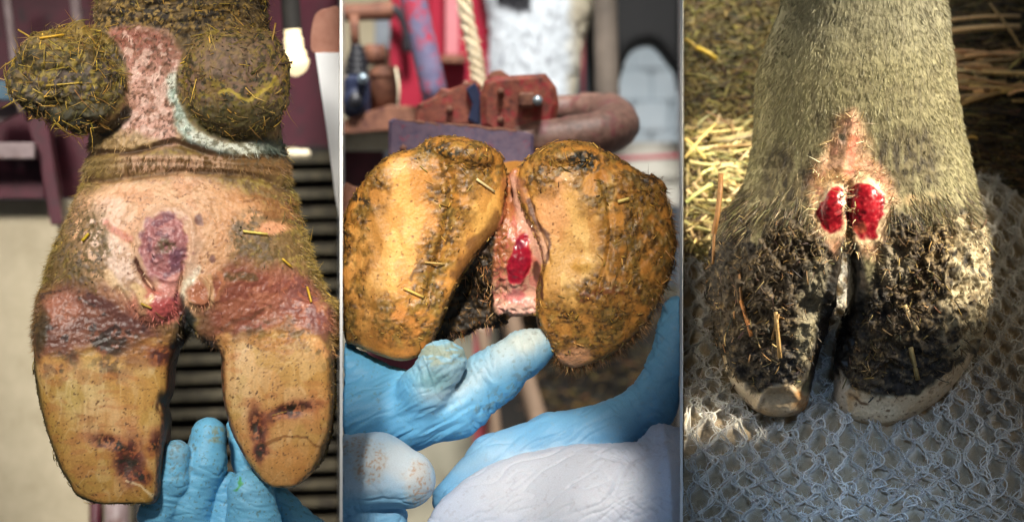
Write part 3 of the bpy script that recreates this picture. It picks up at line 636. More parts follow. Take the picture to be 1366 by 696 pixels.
A_VS = [-60,5,60,120,180,215,235,270,300,350,400,450,500]
def sdf_a(P):
    u, v, w = P.T
    body = d_loft(P, A_VS, [130,127,125,122,118,116,113,101,87,66,54,50,50], [350,356,360,368,377,384,386,393,401,420,436,446,448],
                  [-8,-8,-8,-8,-8,-6,-6,-2,0,0,0,0,0], [72,70,66,62,60,64,64,78,88,92,88,82,78], 2.4, -60, 462, 30)
    L = d_loft(P, [380,420,450,500,560,600,640,660,672], [62,54,50,52,64,76,96,112,140], [215,232,238,233,226,222,217,214,206], [0]*9, [60,74,80,80,79,78,76,74,70], 7.0, 390, 669, 5)
    Rr = d_loft(P, [390,430,470,540,590,620,640,652], [270,290,297,302,318,336,354,372], [446,448,447,446,438,425,407,390], [0]*8, [60,76,82,80,77,74,70,66], 6.0, 400, 649, 7)
    d = smin(smin(body, L, 10), Rr, 10)
    cx = np.interp(v, [380,420,460,700], [240,248,262,262]); hw = np.interp(v, [380,425,455,490,700], [-14,2,17,29,32])
    d = smax(d, -(np.abs(u-cx)-hw), 9)
    dl = smin(d_ell(P, (88,96,38), (68,60,50), -12), d_ell(P, (122,132,38), (56,44,46), 20), 22)
    dr = smin(d_ell(P, (318,104,48), (71,68,52), 10), d_ell(P, (320,140,44), (58,42,46), 0), 20)
    d = smin(d, dl, 7); d = smin(d, dr, 7)
    # interdigital folds and lobes
    d = smin(d, d_ell(P, (215,404,80), (31,27,24), -15), 5); d = smin(d, d_ell(P, (268,390,76), (18,26,22), 8), 4)
    d = smin(d, d_ell(P, (229,328,72), (38,46,26)), 6)
    d = smin(d, d_cap(P, (236,355,78), (228,392,74), 16, 15), 6)
    return d
P, Q = net_mesh(sdf_a, (5,-64,-104), (470,690,112), 1.7)
N = normals(P, Q)
def soft_front(N): return sstep(-0.2, 0.4, N[:,2])
u, v, w = P.T
dewl = sstep(1.12, 1.0, np.sqrt(((u-92)/76)**2+((v-104)/72)**2))*(w > -20); dewr = sstep(1.12, 1.0, np.sqrt(((u-318)/73)**2+((v-112)/74)**2))*(w > -10)
rag = np.clip(sstep(480, 380, v)*sstep(0.75, 0.1, N[:,2]), 0, 1)
dirty = np.clip(dewl+dewr*0.7+sstep(75, 30, v)+rag*0.8, 0, 1)
disp = (fbm(P, 9, 3, 5)-.5)*2*2.2*dirty + (fbm(P, 28, 2, 6)-.5)*5*dirty + (fbm(P, 4, 2, 8)-.5)*1.6*sstep(500,440,v)
disp += dewl*((fbm(P, (34,16,22), 3, 9)-.5)*13+(fbm(P,46,2,91)-.5)*16)+dewr*(fbm(P,40,2,92)-.5)*9
disp -= 7*groove(P, [(118,205),(180,203),(230,192),(255,198),(300,212),(375,210)], 4) + 5*groove(P, [(118,243),(200,234),(250,230),(330,234),(388,250)], 4)
disp -= 3*groove(P, [(120,222),(200,217),(300,222),(385,230)], 3)
disp += 3.5*groove(P, [(120,224),(220,212),(300,221),(380,228)], 8)
disp -= sstep(70, 20, v)*4*(1-np.abs(2*fbm(P, (40,9,30), 3, 12)-1))**3
les = np.sqrt(((u-229)/33)**2+((v-327)/41)**2)
disp += 3*np.exp(-((les+.3*(fbm(P,16,2,83)-.5)-1.1)/0.16)**2)*soft_front(N) - 2*np.exp(-((les-0.9)/0.1)**2) + (les < .95)*((fbm(P, 6, 3, 15)-.5)*4.2)*soft_front(N) - 4*lump(P,231,330,7,6)
disp -= 9*groove(P, [(188,352),(200,372),(214,385),(222,388)], 3.5) + 8*groove(P, [(252,352),(250,372),(244,392),(246,418)], 3) + 6*groove(P, [(165,385),(180,410),(190,425)], 4)
disp += 5*groove(P, [(262,400),(278,402),(284,384),(276,370)], 4) - 4*lump(P,270,388,8,10) + 4*groove(P, [(292,398),(300,378),(292,366)], 5)
redb = np.clip(sstep(380,405,v)*sstep(490,465,v)*(u < 235)+sstep(350,375,v)*sstep(460,435,v)*(u > 285), 0, 1)*soft_front(N)
disp += redb*(1-np.abs(2*fbm(P, (22,11,18), 3, 17)-1)-.5)*1.7
HL = curve1([30,60,100,150,190,235,250],[478,482,484,488,474,456,452]); HR = curve1([280,300,340,380,410,440,460],[462,456,446,438,448,474,486])
horn = sstep(-9,9,v-HL(u))*(u < 245)+sstep(-9,9,v-HR(u))*(u > 280)
horn = np.clip(horn, 0, 1)
disp += horn*((fbm(P, 45, 2, 19)-.5)*3 + (fbm(P, (6,40,10), 2, 20)-.5)*0.8)
disp -= horn*5*(lump(P,178,612,12,22)+lump(P,150,585,16,9)*.6+lump(P,345,565,8,18)+lump(P,390,545,20,7)+lump(P,222,540,9,12)*1.4)
P = P + N*disp[:, None].astype(np.float32); N = normals(P, Q); u, v, w = P.T

p = Paint(P); nz = p.n_
p.c[:] = np.array([138,108,66])/255; p.lay(nz(10,3,1), (96,74,38)); p.lay(p.spk(5,.62,2)*.7, (150,128,62))
p.lay(sstep(150,60,v)*(1-np.clip(dewl+dewr,0,1)), (98,78,46), .7); p.lay(sstep(95,30,v)*p.spk(7,.5,3), (44,34,20)); p.lay(sstep(100,20,v)*p.spk(4,.66,4), (150,120,60))
# hair slopes either side
p.lay(sstep(200,260,v)*sstep(480,420,v)*sstep(.65,.15,N[:,2])*(.5+.5*nz(8,2,5)), (126,108,44))
# pale strip between the dewclaws
st = p.poly([(150,48),(196,40),(238,60),(246,100),(240,150),(243,196),(190,200),(150,200),(172,150),(172,95)], 9)
p.lay(st, (196,150,132), .55); p.lay(st*sstep(120,50,v), (150,92,74)); p.lay(st*p.spk(6,.58,6)*.7, (136,94,72)); p.lay(st*p.spk(3.5,.74,7)*.8, (84,54,36)); p.lay(st*p.spk(9,.62,71)*.7, (226,192,176))
p.lay(p.poly([(118,175),(180,178),(220,196),(180,206),(118,205)], 6)*.85, (176,146,98)); p.lay(p.poly([(118,175),(180,178),(220,196),(180,206),(118,205)], 6)*p.spk(5,.6,72)*.6, (116,90,50))
tl = p.line([(236,112),(243,150),(258,178),(290,192),(330,200),(366,206)], 11)
p.lay(np.clip(p.line([(262,190),(300,206),(345,212),(380,205),(384,192)], 12)+p.line([(345,195),(384,200)],14), 0, 1), (40,46,38)); p.lay(tl*sstep(.2,.6,nz((7,12,8),3,73)+.25), (204,206,190), .5); p.lay(tl*p.spk((6,3,5),.56,8)*.8, (100,96,72)); p.lay(tl*p.spk(12,.6,74)*.5, (150,176,164)); p.lay(tl*sstep(335,368,u), (46,56,48))
p.lay(p.line([(120,206),(180,204),(232,191),(256,198),(290,208)], 5)*.9, (70,48,28))
# pastern band
pb = sstep(204,212,v)*sstep(238,228,v)
p.lay(pb*sstep(120,190,u)*sstep(345,290,u)*.8, (206,164,136)); p.lay(pb*p.spk((3,9,5),.55,9), (112,82,46)); p.lay(pb*sstep(290,340,u)*.7, (120,86,48)); p.lay(pb*sstep(180,130,u)*.8, (130,108,62))
p.lay(p.line([(116,243),(200,234),(250,230),(330,234),(388,252)], 4)*.75, (84,60,36))
# heel skin
hs = p.poly([(112,262),(180,240),(260,238),(325,256),(350,292),(318,338),(288,372),(270,420),(180,430),(160,410),(112,350),(96,310)], 12)
p.lay(hs, (224,178,140), .5); p.lay(hs*p.spk(14,.55,10)*.5, (205,146,108)); p.lay(hs*sstep(262,300,u)*.6, (208,152,104))
p.lay(p.line([(132,310),(160,345),(190,392)], 22)*.9, (240,208,188)); p.lay(p.ell(150,285,30,22)*.7, (240,204,184)); p.lay(p.line([(150,365),(180,395),(188,408)], 9)*.8, (232,196,150))
p.lay(p.line([(150,300),(178,322)], 6)*.6, (196,112,98)); p.lay(hs*p.spk(3.2,.84,11)*p.spk(20,.45,77)*.7, (110,70,48)); p.lay(hs*p.spk(6,.72,12)*.35, (150,104,64))
p.lay(p.ell(272,292,8,7), (122,82,70)); p.lay(p.ell(286,345,5,7)*.8, (118,80,76)); p.lay(p.ell(325,332,4,3), (84,56,40))
gb = np.clip(p.ell(120,320,30,50)+p.ell(112,365,30,40)+p.ell(345,325,32,40), 0, 1)
p.lay(gb*p.spk(8,.42,13)*.8, (134,106,72)); p.lay(gb*p.spk(4,.6,14)*.8, (96,80,48)); p.lay(gb*p.spk(6,.7,141)*.6, (112,98,88))
p.lay(p.line([(318,262),(350,275),(385,285)], 12)*.5, (176,118,70)); p.lay(p.ell(368,305,20,9)*.85, (226,160,120)); p.lay(p.poly([(330,262),(392,262),(402,300),(345,290)],8)*p.spk((14,4,9),.5,15)*.8, (128,84,44))
# red coronet bands
p.lay(p.poly([(262,410),(290,412),(298,440),(300,470),(280,460)],7)*.8, (118,78,54)); rl = p.poly([(62,398),(100,384),(150,390),(196,418),(226,440),(232,462),(190,470),(150,486),(100,476),(58,470)], 17)
rr = p.poly([(282,378),(330,352),(400,368),(436,410),(442,440),(400,440),(360,436),(310,462),(296,470),(288,430)], 15)
p.lay(rl, (132,84,66), .42); p.lay(rl*p.spk((20,13,14),.52,16)*.7, (104,64,54)); p.lay(rl*p.spk(11,.68,17)*.9, (66,50,46)); p.lay(p.ell(88,416,26,20)*.6, (190,120,92)); p.lay(p.ell(62,440,9,26)*.8, (70,58,36))
p.lay(p.ell(150,462,30,16,30)*.9*p.spk(7,.42,18), (56,44,34)); p.lay(p.line([(125,395),(160,415),(200,445)], 9)*.6, (92,58,56))
p.lay(rr, (156,94,70), .42); p.lay(rr*p.spk((18,9,14),.52,19)*.6, (126,66,54)); p.lay(rr*sstep(350,420,u)*p.spk(9,.45,20)*.85, (112,68,66)); p.lay(p.line([(300,440),(340,420),(370,405)], 3)*.6, (98,60,40)); p.lay(p.line([(308,372),(345,366)], 6)*.7, (90,74,42))
p.lay(rr*p.spk(6,.82,21)*.5, (196,132,104)); p.lay(p.line([(300,452),(350,440),(395,450),(436,470)], 8)*.7, (150,80,78))
# soles
p.lay(sstep(-9,9,p.v-HL(p.u)-44*(nz(34,3,60)-.5))*(u < 248), (202,156,82), .52); p.lay(sstep(-9,9,p.v-HR(p.u)-40*(nz(34,3,61)-.5))*(u > 280), (210,160,100), .52)
hb_ = np.exp(-((np.where(u < 250, v-HL(u), v-HR(u))-6)/20)**2)*((u < 245)|(u > 285)); p.lay(hb_*nz(20,3,84)*.75, (186,112,66)); p.lay(hb_*p.spk(10,.6,85)*.7, (96,62,44)); p.lay(hb_*p.spk(7,.72,86)*.8, (58,46,30))
p.lay(horn*(1-nz(60,2,22))*.55, (182,124,58)); p.lay(p.ell(118,520,34,42)*.75, (214,186,120)); p.lay(p.ell(150,560,36,30)*.5, (226,176,128)); p.lay(p.ell(330,510,24,60)*.6, (226,190,140)); p.lay(p.ell(360,500,40,60)*.25, (226,176,110))
p.lay(horn*p.spk((5,50,9),.6,23)*.22, (160,110,50)); p.lay(horn*p.spk(40,.6,24)*.3, (170,140,60)); p.lay(horn*p.spk((16,26,12),.62,79)*.3, (228,196,148)); p.lay(horn*p.spk((24,10,12),.68,80)*.3, (176,104,58)); p.lay(horn*sstep(.93,1.0,1-np.abs(2*nz((26,70,20),2,81)-1))*.3, (238,212,164)); p.lay(horn*sstep(.95,1.0,1-np.abs(2*nz((50,22,20),2,82)-1))*.35, (120,76,36))
p.lay(p.ell(224,600,9,80)*.45, (214,142,84)); p.lay(p.ell(200,470,36,18)*.6, (150,96,56))
for (a,b,c,e,ro) in ((178,612,15,30,0),(155,588,26,9,25),(212,585,10,12,20),(192,632,14,8,0),(345,568,11,26,-10),(390,545,32,9,-18),(352,600,8,14,0),(222,470,16,10,0)):
    p.lay(p.ell(a,b,c*1.25,e*1.25,ro,.6)*.55, (146,66,44)); p.lay(p.ell(a,b,c,e,ro,.5)*p.spk(6,.42,25)*.9, (74,36,32)); p.lay(p.ell(a,b,c*.6,e*.7,ro,.5)*p.spk(5,.5,26), (44,36,24))
p.lay(p.line([(172,638),(195,645),(212,662)], 2)*.8, (240,214,170)); p.lay(p.ell(400,610,36,22)*.4, (196,130,60)); p.lay(p.line([(350,590),(395,580),(425,590)], 2)*.6, (120,72,32))
p.lay(horn*p.spk(3,.97,27)*.8, (80,50,26)); p.lay(horn*p.spk(4,.985,28,.03)*.9, (66,44,28))
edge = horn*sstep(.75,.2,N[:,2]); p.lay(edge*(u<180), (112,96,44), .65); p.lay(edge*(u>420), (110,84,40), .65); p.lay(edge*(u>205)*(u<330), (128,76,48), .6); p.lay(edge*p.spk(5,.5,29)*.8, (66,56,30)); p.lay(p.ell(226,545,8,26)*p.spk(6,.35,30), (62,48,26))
# cleft, its deep shade put into the colour
p.lay(p.poly([(247,396),(254,416),(264,438),(288,458),(300,484),(238,484),(244,436)],6)*.95, (26,22,17), .5); p.lay(p.line([(248,395),(252,420),(262,440)], 6)*.8, (24,30,28), .3)
# lobes, ulcer
p.lay(p.ell(214,404,31,27,-15), (198,124,104), .36); p.lay(p.ell(228,408,17,18,0,.6)*.8, (178,76,78), .3); p.lay(p.line([(186,378),(198,396),(196,414)], 8)*.85, (160,120,88)); p.lay(p.line([(190,382),(205,400),(214,398)], 6)*.9, (226,190,140)); p.lay(p.ell(236,394,6,9)*.9, (120,16,62), .25)
p.lay(p.ell(258,376,10,20,15), (228,216,188), .35); p.lay(p.ell(262,360,8,8), (236,220,200)); p.lay(p.ell(270,390,13,14), (176,112,82), .35); p.lay(p.line([(259,404),(274,408),(286,394),(280,372)], 4)*.9, (206,162,118)); p.lay(p.line([(292,400),(302,380),(294,366)], 4)*.8, (198,130,92))
lm = 1-sstep(.9,1.16,np.sqrt(((p.u-229)/33)**2+((p.v-327)/41)**2)+.35*(nz(14,2,78)-.5)); rim = (1-sstep(1.2,1.5,np.sqrt(((p.u-229)/33)**2+((p.v-329)/42)**2)))
p.lay(rim*.85, (214,172,142), .45); p.lay(p.line([(238,362),(232,378),(230,392)], 13), (206,140,128), .4); p.lay(lm, (176,118,114), .45); p.lay(lm*nz(16,3,31)*.7, (150,86,92)); p.lay(lm*p.spk(4,.58,32)*.6, (206,152,150)); p.lay(lm*p.spk(10,.62,33)*.6, (112,74,84)); p.lay(p.ell(231,329,13,11)*p.spk(4,.4,34), (116,92,72)); p.lay(p.ell(245,345,10,14)*.5,(96,62,84))
p.lay(p.line([(186,348),(198,370),(214,385)], 3)*.9, (92,52,40))
# dewclaws
for m, sh in ((dewl,0),(dewr,1)):
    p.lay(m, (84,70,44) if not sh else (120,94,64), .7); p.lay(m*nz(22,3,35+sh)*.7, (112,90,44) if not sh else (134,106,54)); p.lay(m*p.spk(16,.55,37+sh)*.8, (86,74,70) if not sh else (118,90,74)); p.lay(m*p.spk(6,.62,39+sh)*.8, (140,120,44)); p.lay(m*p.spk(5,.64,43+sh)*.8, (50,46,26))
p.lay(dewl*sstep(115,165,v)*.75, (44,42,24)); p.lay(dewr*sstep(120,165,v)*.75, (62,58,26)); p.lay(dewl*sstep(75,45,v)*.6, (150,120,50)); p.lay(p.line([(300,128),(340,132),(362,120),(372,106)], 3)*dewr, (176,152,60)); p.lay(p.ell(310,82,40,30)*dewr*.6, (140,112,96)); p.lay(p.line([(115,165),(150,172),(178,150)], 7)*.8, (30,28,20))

foot_a = empty("cow_hoof", px2w(np.array([[245,668,0]]))[0], "held-up muddy cow foot with large dewclaws, yellow soles and a purple sore", "cow hoof")
les = np.sqrt(((p.u-229)/33)**2+((p.v-327)/41)**2)
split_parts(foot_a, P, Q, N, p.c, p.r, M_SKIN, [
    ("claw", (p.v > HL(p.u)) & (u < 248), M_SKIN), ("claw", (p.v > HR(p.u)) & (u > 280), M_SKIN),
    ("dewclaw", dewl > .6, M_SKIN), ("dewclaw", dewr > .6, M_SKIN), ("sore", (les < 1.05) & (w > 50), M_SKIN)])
# hair, chaff and mud on the hide
g = np.random.default_rng(11)
hm = np.clip(sstep(480,430,v)*(sstep(.8,.2,N[:,2])*.9+.04)*(v > 190) + sstep(75,30,v)*.35 + st*.35 + pb*.8 + tl*.5 + .03, 0, 1)*(1-horn)*(1-sstep(1.3,1.0,les))*(N[:,2] > -.4)
k = pick(hm, 15000, 1); flow = np.stack([(u[k]-245)*0.004, np.full(len(k), .9), np.zeros(len(k))], 1)
dv = N[k]*0.55+flow+g.normal(size=(len(k),3))*.35; cc = np.clip(p.c[k]*(.75+.6*g.random((len(k),1))), 0, 1)
V_, F_, C_ = blades(P[k]-N[k]*.5, dv, 4+7*g.random(len(k)), .7, cc, g.normal(size=(len(k),3))*.6, 2); tag(obj("hair", V_, F_, M_HAIR, foot_a, C_, smooth=False), kind="stuff")
cm = np.clip(dewl*1.0*(1-.4*sstep(.3,.9,N[:,2]))+dewr*.55+sstep(80,20,v)*.8+rag*.7+edge*.8*((u<180)|(u>420))+gb*.3+.003, 0, 1)*(N[:,2] > -.5)*(1-sstep(1.2,1.0,les))
k = pick(cm, 9000, 3); V_, F_, C_ = crumbs(P[k]+N[k]*.3, .35+.95*g.random(len(k))**3, tones(len(k), [(110,92,44),(70,58,30),(134,112,52),(48,40,24),(92,76,54)], 4), 5, 2.6)
tag(obj("mud", V_, F_, M_MUD, foot_a, C_, smooth=False), kind="stuff")
k = pick(dewl*1.6+dewr*.6+sstep(70,20,v)*.6+rag*.5+edge*.35*(u<200)+.006, 900, 6); t = np.cross(N[k], g.normal(size=(len(k),3))); t /= np.linalg.norm(t, axis=1, keepdims=True)
Ls = (5+16*g.random(len(k))**2)*(1+.8*dewl[k]); A_ = P[k]+N[k]*1.2-t*Ls[:,None]/2; B_ = P[k]+N[k]*(1.5+3*g.random((len(k),1)))+t*Ls[:,None]/2
V_, F_, C_ = straws(A_, B_, .4+.5*g.random(len(k))**2, tones(len(k), [(150,122,46),(120,98,38),(176,146,54),(96,80,36)], 7), N[k]*Ls[:,None]*.09, 8)
tag(obj("chaff", V_, F_, M_STRAW, foot_a, C_), kind="stuff")
k = pick(dewl*(1.2-.5*sstep(.4,1,N[:,2]))+dewr*.25+rag*.12*(u > 240)+sstep(60,10,v)*.2, 1500, 16); n = len(k); t = np.cross(N[k], g.normal(size=(n,3))); t /= np.linalg.norm(t, axis=1, keepdims=True)
V_, F_, C_ = blades(P[k]+N[k]*.6, t+N[k]*(.05+.5*g.random((n,1))**2), 9+26*g.random(n)**2, .75+.5*g.random(n), tones(n, [(170,136,50),(134,106,44),(190,152,60),(100,80,38),(150,120,60)], 17), g.normal(size=(n,3))*.7-N[k]*.35, 18); tag(obj("fibre", V_, F_, M_STRAW, foot_a, C_, smooth=False), kind="stuff")
PA, NA = P, N
# ------------------------------------------------------------------ second bay: two claws spread apart, wet and muddy
B_L = closed([(461,300),(470,270),(492,238),(520,214),(560,200),(574,190),(602,188),(640,196),(662,210),(674,232),(672,262),(664,296),(640,328),(616,364),(597,402),(582,438),(566,466),(540,479),(505,472),(475,460),(461,450),(460,380)], 5)
B_R = closed([(697,222),(722,206),(752,194),(800,202),(850,226),(884,254),(896,290),(899,330),(891,372),(872,408),(850,440),(820,464),(792,480),(768,491),(748,485),(735,464),(722,440),(718,410),(722,374),(727,350),(718,316),(700,280),(691,248)], 5)
B_CAV = closed([(590,360),(640,300),(672,268),(686,300),(682,420),(640,436),(606,452),(576,452)], 4)
B_MID = closed([(664,300),(676,240),(692,226),(706,250),(722,318),(732,356),(730,408),(716,417),(690,420),(662,414),(658,360)], 4)
def soft0(x): return np.logaddexp(0, x/5)*5
def sdf_b(P):
    u, v, w = P.T
    L = d_slab(P, B_L, -75, 58, 9, 6, lambda u, v: soft0(505-u)*.40+soft0(v-425)*.30+soft0(u-612)*.25+soft0(225-v)*.35); Rr = d_slab(P, B_R, -75, 62, 10, 6, lambda u, v: soft0(u-806-.12*(v-300))*.36+soft0(v-402)*.34+soft0(235-v)*.4+soft0(722-u)*.4)
    d = smin(L, Rr, 4)
    cav = d_slab(P, B_CAV, -90, -24, 16); mid = d_slab(P, B_MID, -90, -2, 16, 0, lambda u, v: soft0(684-u)*.7-9*np.exp(-((u-722)/9)**2)+6*np.exp(-((u-707)/6)**2))
    d = smin(d, smin(cav, mid, 8), 6)
    d = smin(d, d_ell(P, (694,349,6), (16,36,24), 14), 5); d = smin(d, d_chain(P, [(688,232,34),(694,268,28),(708,300,22),(722,335,14),(727,370,8)], [8,9,10,9,7], 6), 4)
    d = smin(d, d_cap(P, (666,408,0), (716,408,4), 11, 13), 8)
    d = smin(d, d_ell(P, (618,206,26), (52,20,44), 10), 10); d = smin(d, d_ell(P, (752,210,28), (46,20,40), -8), 8); d = smin(d, d_ell(P, (868,246,18), (22,12,24), 25), 6)
    d = smin(d, d_cap(P, (690,330,-40), (690,300,-230), 80, 90), 20)
    return smax(d, 459.5-u, 3)
P, Q = net_mesh(sdf_b, (448,170,-330), (912,505,100), 1.7)
N = normals(P, Q); u, v, w = P.T
dl2 = d_poly2(u, v, B_L); dr2 = d_poly2(u, v, B_R); left = dl2 < 4; right = dr2 < 4
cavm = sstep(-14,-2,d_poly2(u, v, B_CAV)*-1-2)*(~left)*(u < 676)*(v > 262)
midm = np.clip(sstep(-3,3,-d_poly2(u, v, B_MID)), 0, 1)*(~right)*(dl2 > 0)*(u > 652)
q0 = Paint(P, 8, 26)
muds = [(600,205,70,22,5),(490,262,26,40,35),(475,330,20,70,0),(600,270,26,60,10),(585,350,24,70,15),(570,400,30,40,20),(640,222,34,26,0),(475,420,22,50,0),(545,425,50,30,10),
        (770,215,70,28,10),(860,260,50,40,35),(885,330,22,70,0),(815,262,44,36,30),(850,320,44,60,0),(840,400,50,50,0),(780,440,60,40,0),(745,440,30,40,0),(800,385,40,16,-10),(720,235,22,26,0)]
mud = np.zeros(len(P), np.float32)
for a,b,c,e,ro in muds: mud = np.maximum(mud, q0.ell(a,b,c,e,ro,.5))
mud = np.clip(mud*sstep(.18,.55,fbm(P, 18, 3, 3)), 0, 1); mud = np.maximum(mud, sstep(.7,.2,N[:,2])*(left|right)*.9*(v < 440)); mud *= (1-cavm)*(1-midm)*sstep(-60,-20,w)
rs = fbm(P, 7, 3, 4)-.5
disp = mud*(rs*2.6+1.0)+mud*(fbm(P,3,2,44)-.5)*1.6 + (fbm(P, 60, 2, 5)-.5)*7*(left|right) + (fbm(P, 3.5, 2, 6)-.5)*.6
fr = soft_front(N)
disp -= fr*(6*groove(P, [(592,214),(604,256),(592,322),(572,392)], 6)*left+4*groove(P, [(800,236),(812,280),(812,330),(796,392)], 4)*right)-fr*5*left*lump(P,640,285,26,44,20)
disp += cavm*((fbm(P, 8, 3, 7)-.5)*8) + 5*lump(P,775,352,11,8)+4*lump(P,780,215,16,10)*fbm(P,5,2,9)*2
st_ = np.sin((u*0.75+v*0.55)/3.1)*1.0; disp += st_*q0.ell(852,330,34,36,0,.5)
disp += .9*np.sin((u*0.95-v*0.28)/4.5+3*fbm(P,40,2,8))*q0.ell(500,350,44,90,20,.5)
disp += midm*(fbm(P,(10,24,12),3,45)-.5)*3.5+midm*sstep(395,415,v)*(fbm(P,7,2,46)-.5)*8
disp -= 4*groove(P, [(700,250),(712,290),(724,320),(732,350)], 3)
ul = np.sqrt((((u-694)*.97+(v-349)*.24)/14)**2+(((v-349)*.97-(u-694)*.24)/31)**2)
disp += (ul < 1.1)*((fbm(P, 11, 2, 11)-.5)*3.6)
P = P+N*disp[:, None].astype(np.float32); N = normals(P, Q); u, v, w = P.T
p = Paint(P, 7, 22); nz = p.n_
p.c[:] = np.array([214,150,70])/255; p.r[:] = .5
p.lay(nz(40,3,1)*.7, (180,118,44)); p.lay(p.ell(505,345,46,100,18,.5)*.75, (228,178,104)); p.lay(p.ell(640,292,32,40,25,.5)*.8, (228,174,92)); p.lay(p.ell(752,325,46,90,-6,.6)*.85, (230,184,112)); p.lay(p.ell(770,352,34,40)*.5, (226,188,118)); p.lay(p.ell(530,220,46,20,-10)*.5, (214,160,86)); p.lay(p.ell(735,275,22,50,0)*.5, (214,140,98))
p.lay(p.spk((16,40,10),.56,2)*.35*(left|right), (160,100,36)); p.lay(p.ell(808,262,9,34,25)*.7, (232,196,130)); p.lay(p.ell(560,445,60,30,5)*.5, (192,120,60))
p.lay(mud*.85, (146,100,42), .5); p.lay(mud*p.spk(9,.5,3)*.75, (112,78,28)); p.lay(mud*p.spk(5,.62,4)*.85, (70,48,20)); p.lay(mud*p.spk(6,.64,5)*.8, (170,126,54)); p.lay(mud*p.spk(16,.6,6)*.4, (124,108,54))
p.lay(p.ell(782,215,22,14,10)*p.spk(6,.4,7), (40,38,30)); p.lay(p.ell(590,200,26,8)*p.spk(5,.5,8), (52,48,36)); p.lay(p.ell(868,240,22,10,20)*p.spk(5,.4,9)*.9, (56,40,24)); p.lay(p.ell(480,266,14,8)*p.spk(5,.35,9), (40,32,22))
p.lay(p.line([(775,392),(800,384),(826,384)], 7)*.7*p.spk(5,.4,10), (110,56,28)); p.lay(p.ell(762,478,26,16)*.7, (222,160,126)); p.lay((left|right)*p.spk(3.4,.96,11)*.8, (104,66,24)); p.lay(p.line([(548,372),(566,355),(585,352)],3)*.7,(90,60,24))
p.lay(p.ell(775,352,11,9)*.5, (192,140,56))
p.lay(cavm, (44,32,18), .6); p.lay(cavm*p.spk(7,.55,12)*.9, (34,26,16)); p.lay(cavm*p.spk(6,.66,13)*.7, (104,76,38)); p.lay(p.line([(664,290),(640,322),(612,362)], 9)*.6, (84,50,22))  # brown cavity wall painted extra dark, its shade put into the colour
p.lay(midm, (196,128,92), .35); p.lay(midm*sstep(330,390,v)*.9, (230,176,152)); p.lay(midm*sstep(690,668,p.u)*sstep(400,340,v)*.85, (150,88,52)); p.lay(midm*p.spk(6,.6,14)*.5, (196,96,92)); p.lay(midm*sstep(398,412,v)*.6, (236,190,176)); p.lay(p.line([(684,238),(690,280),(712,312),(726,346)], 8)*.85, (214,164,140)); p.lay(p.line([(690,236),(700,262)], 5)*.5, (150,92,82)); p.lay(p.line([(704,262),(718,300),(730,330),(732,350)], 3)*.8, (86,54,44))  # thin dark line along the fold is crevice shading put into the colour
p.lay(p.line([(676,240),(678,280),(672,300)], 5)*.7, (176,112,62)); p.lay(p.line([(716,352),(722,372),(724,395)],4)*.8,(70,38,30))
pu = P[:,0]*.75+p.u*.25; pv = P[:,1]*.75+p.v*.25; ul = np.sqrt((((pu-694)*.97+(pv-349)*.24)/14.5)**2+(((pv-349)*.97-(pu-694)*.24)/32)**2); ul = ul+.5*(nz(13,3,47)-.5); um = 1-sstep(.9,1.15,ul)
p.lay(um, (186,26,48), .2); p.lay(um*nz(14,3,15)*.8, (120,10,34)); p.lay(um*p.spk(9,.8,16)*.35, (206,80,76)); p.lay(p.ell(690,322,9,8)*.6*um, (110,30,60)); p.lay(p.ell(690,392,12,9)*.6, (206,110,116))
foot_b = empty("cow_hoof", px2w(np.array([[690,480,0]]))[0], "wet brown cow foot with its two claws pulled apart, red sore deep between them", "cow hoof")
split_parts(foot_b, P, Q, N, p.c, p.r, M_WET, [("claw", left, M_WET), ("claw", right, M_WET), ("sore", (ul < 1.08) & (w > -25), M_FLESH)])
g = np.random.default_rng(21)
k = pick(np.clip(mud,0,1)**2*(N[:,2] > -.3), 6500, 1); V_, F_, C_ = crumbs(P[k]+N[k]*.3, .3+.9*g.random(len(k))**3, tones(len(k), [(134,92,34),(100,70,26),(160,116,48),(70,50,22),(112,84,40)], 2), 3, 2.0)
tag(obj("mud", V_, F_, M_WETMUD, foot_b, C_, smooth=False), kind="stuff")
k = pick(mud*(N[:,2] > -.2)+cavm*.06+.004, 600, 4); t = np.cross(N[k], g.normal(size=(len(k),3))); t /= np.linalg.norm(t, axis=1, keepdims=True); Ls = 4+11*g.random(len(k))**2
V_, F_, C_ = straws(P[k]+N[k]-t*Ls[:,None]/2, P[k]+N[k]*1.6+t*Ls[:,None]/2, .35+.5*g.random(len(k)), tones(len(k), [(176,132,54),(130,96,38),(196,156,80),(96,70,30)], 5), N[k]*.8, 6)
tag(obj("chaff", V_, F_, M_STRAW, foot_b, C_), kind="stuff")
hb = ((v > 425)&(N[:,2] < .35)&(N[:,1] > 0)&(u > 740)&(w > -60)).astype(float)+cavm*.4*(N[:,2] > 0)+((dr2 > -12)&(u > 850))*.3
k = pick(hb, 1500, 7); dv = N[k]*.8+np.array([.3,.7,.2])+g.normal(size=(len(k),3))*.4
V_, F_, C_ = blades(P[k], dv, 7+9*g.random(len(k)), .7, tones(len(k), [(150,100,50),(96,64,32),(190,150,100)], 8), g.normal(size=(len(k),3))*.6, 9); tag(obj("hair", V_, F_, M_HAIR, foot_b, C_, smooth=False), kind="stuff")
PB, NB = P, N
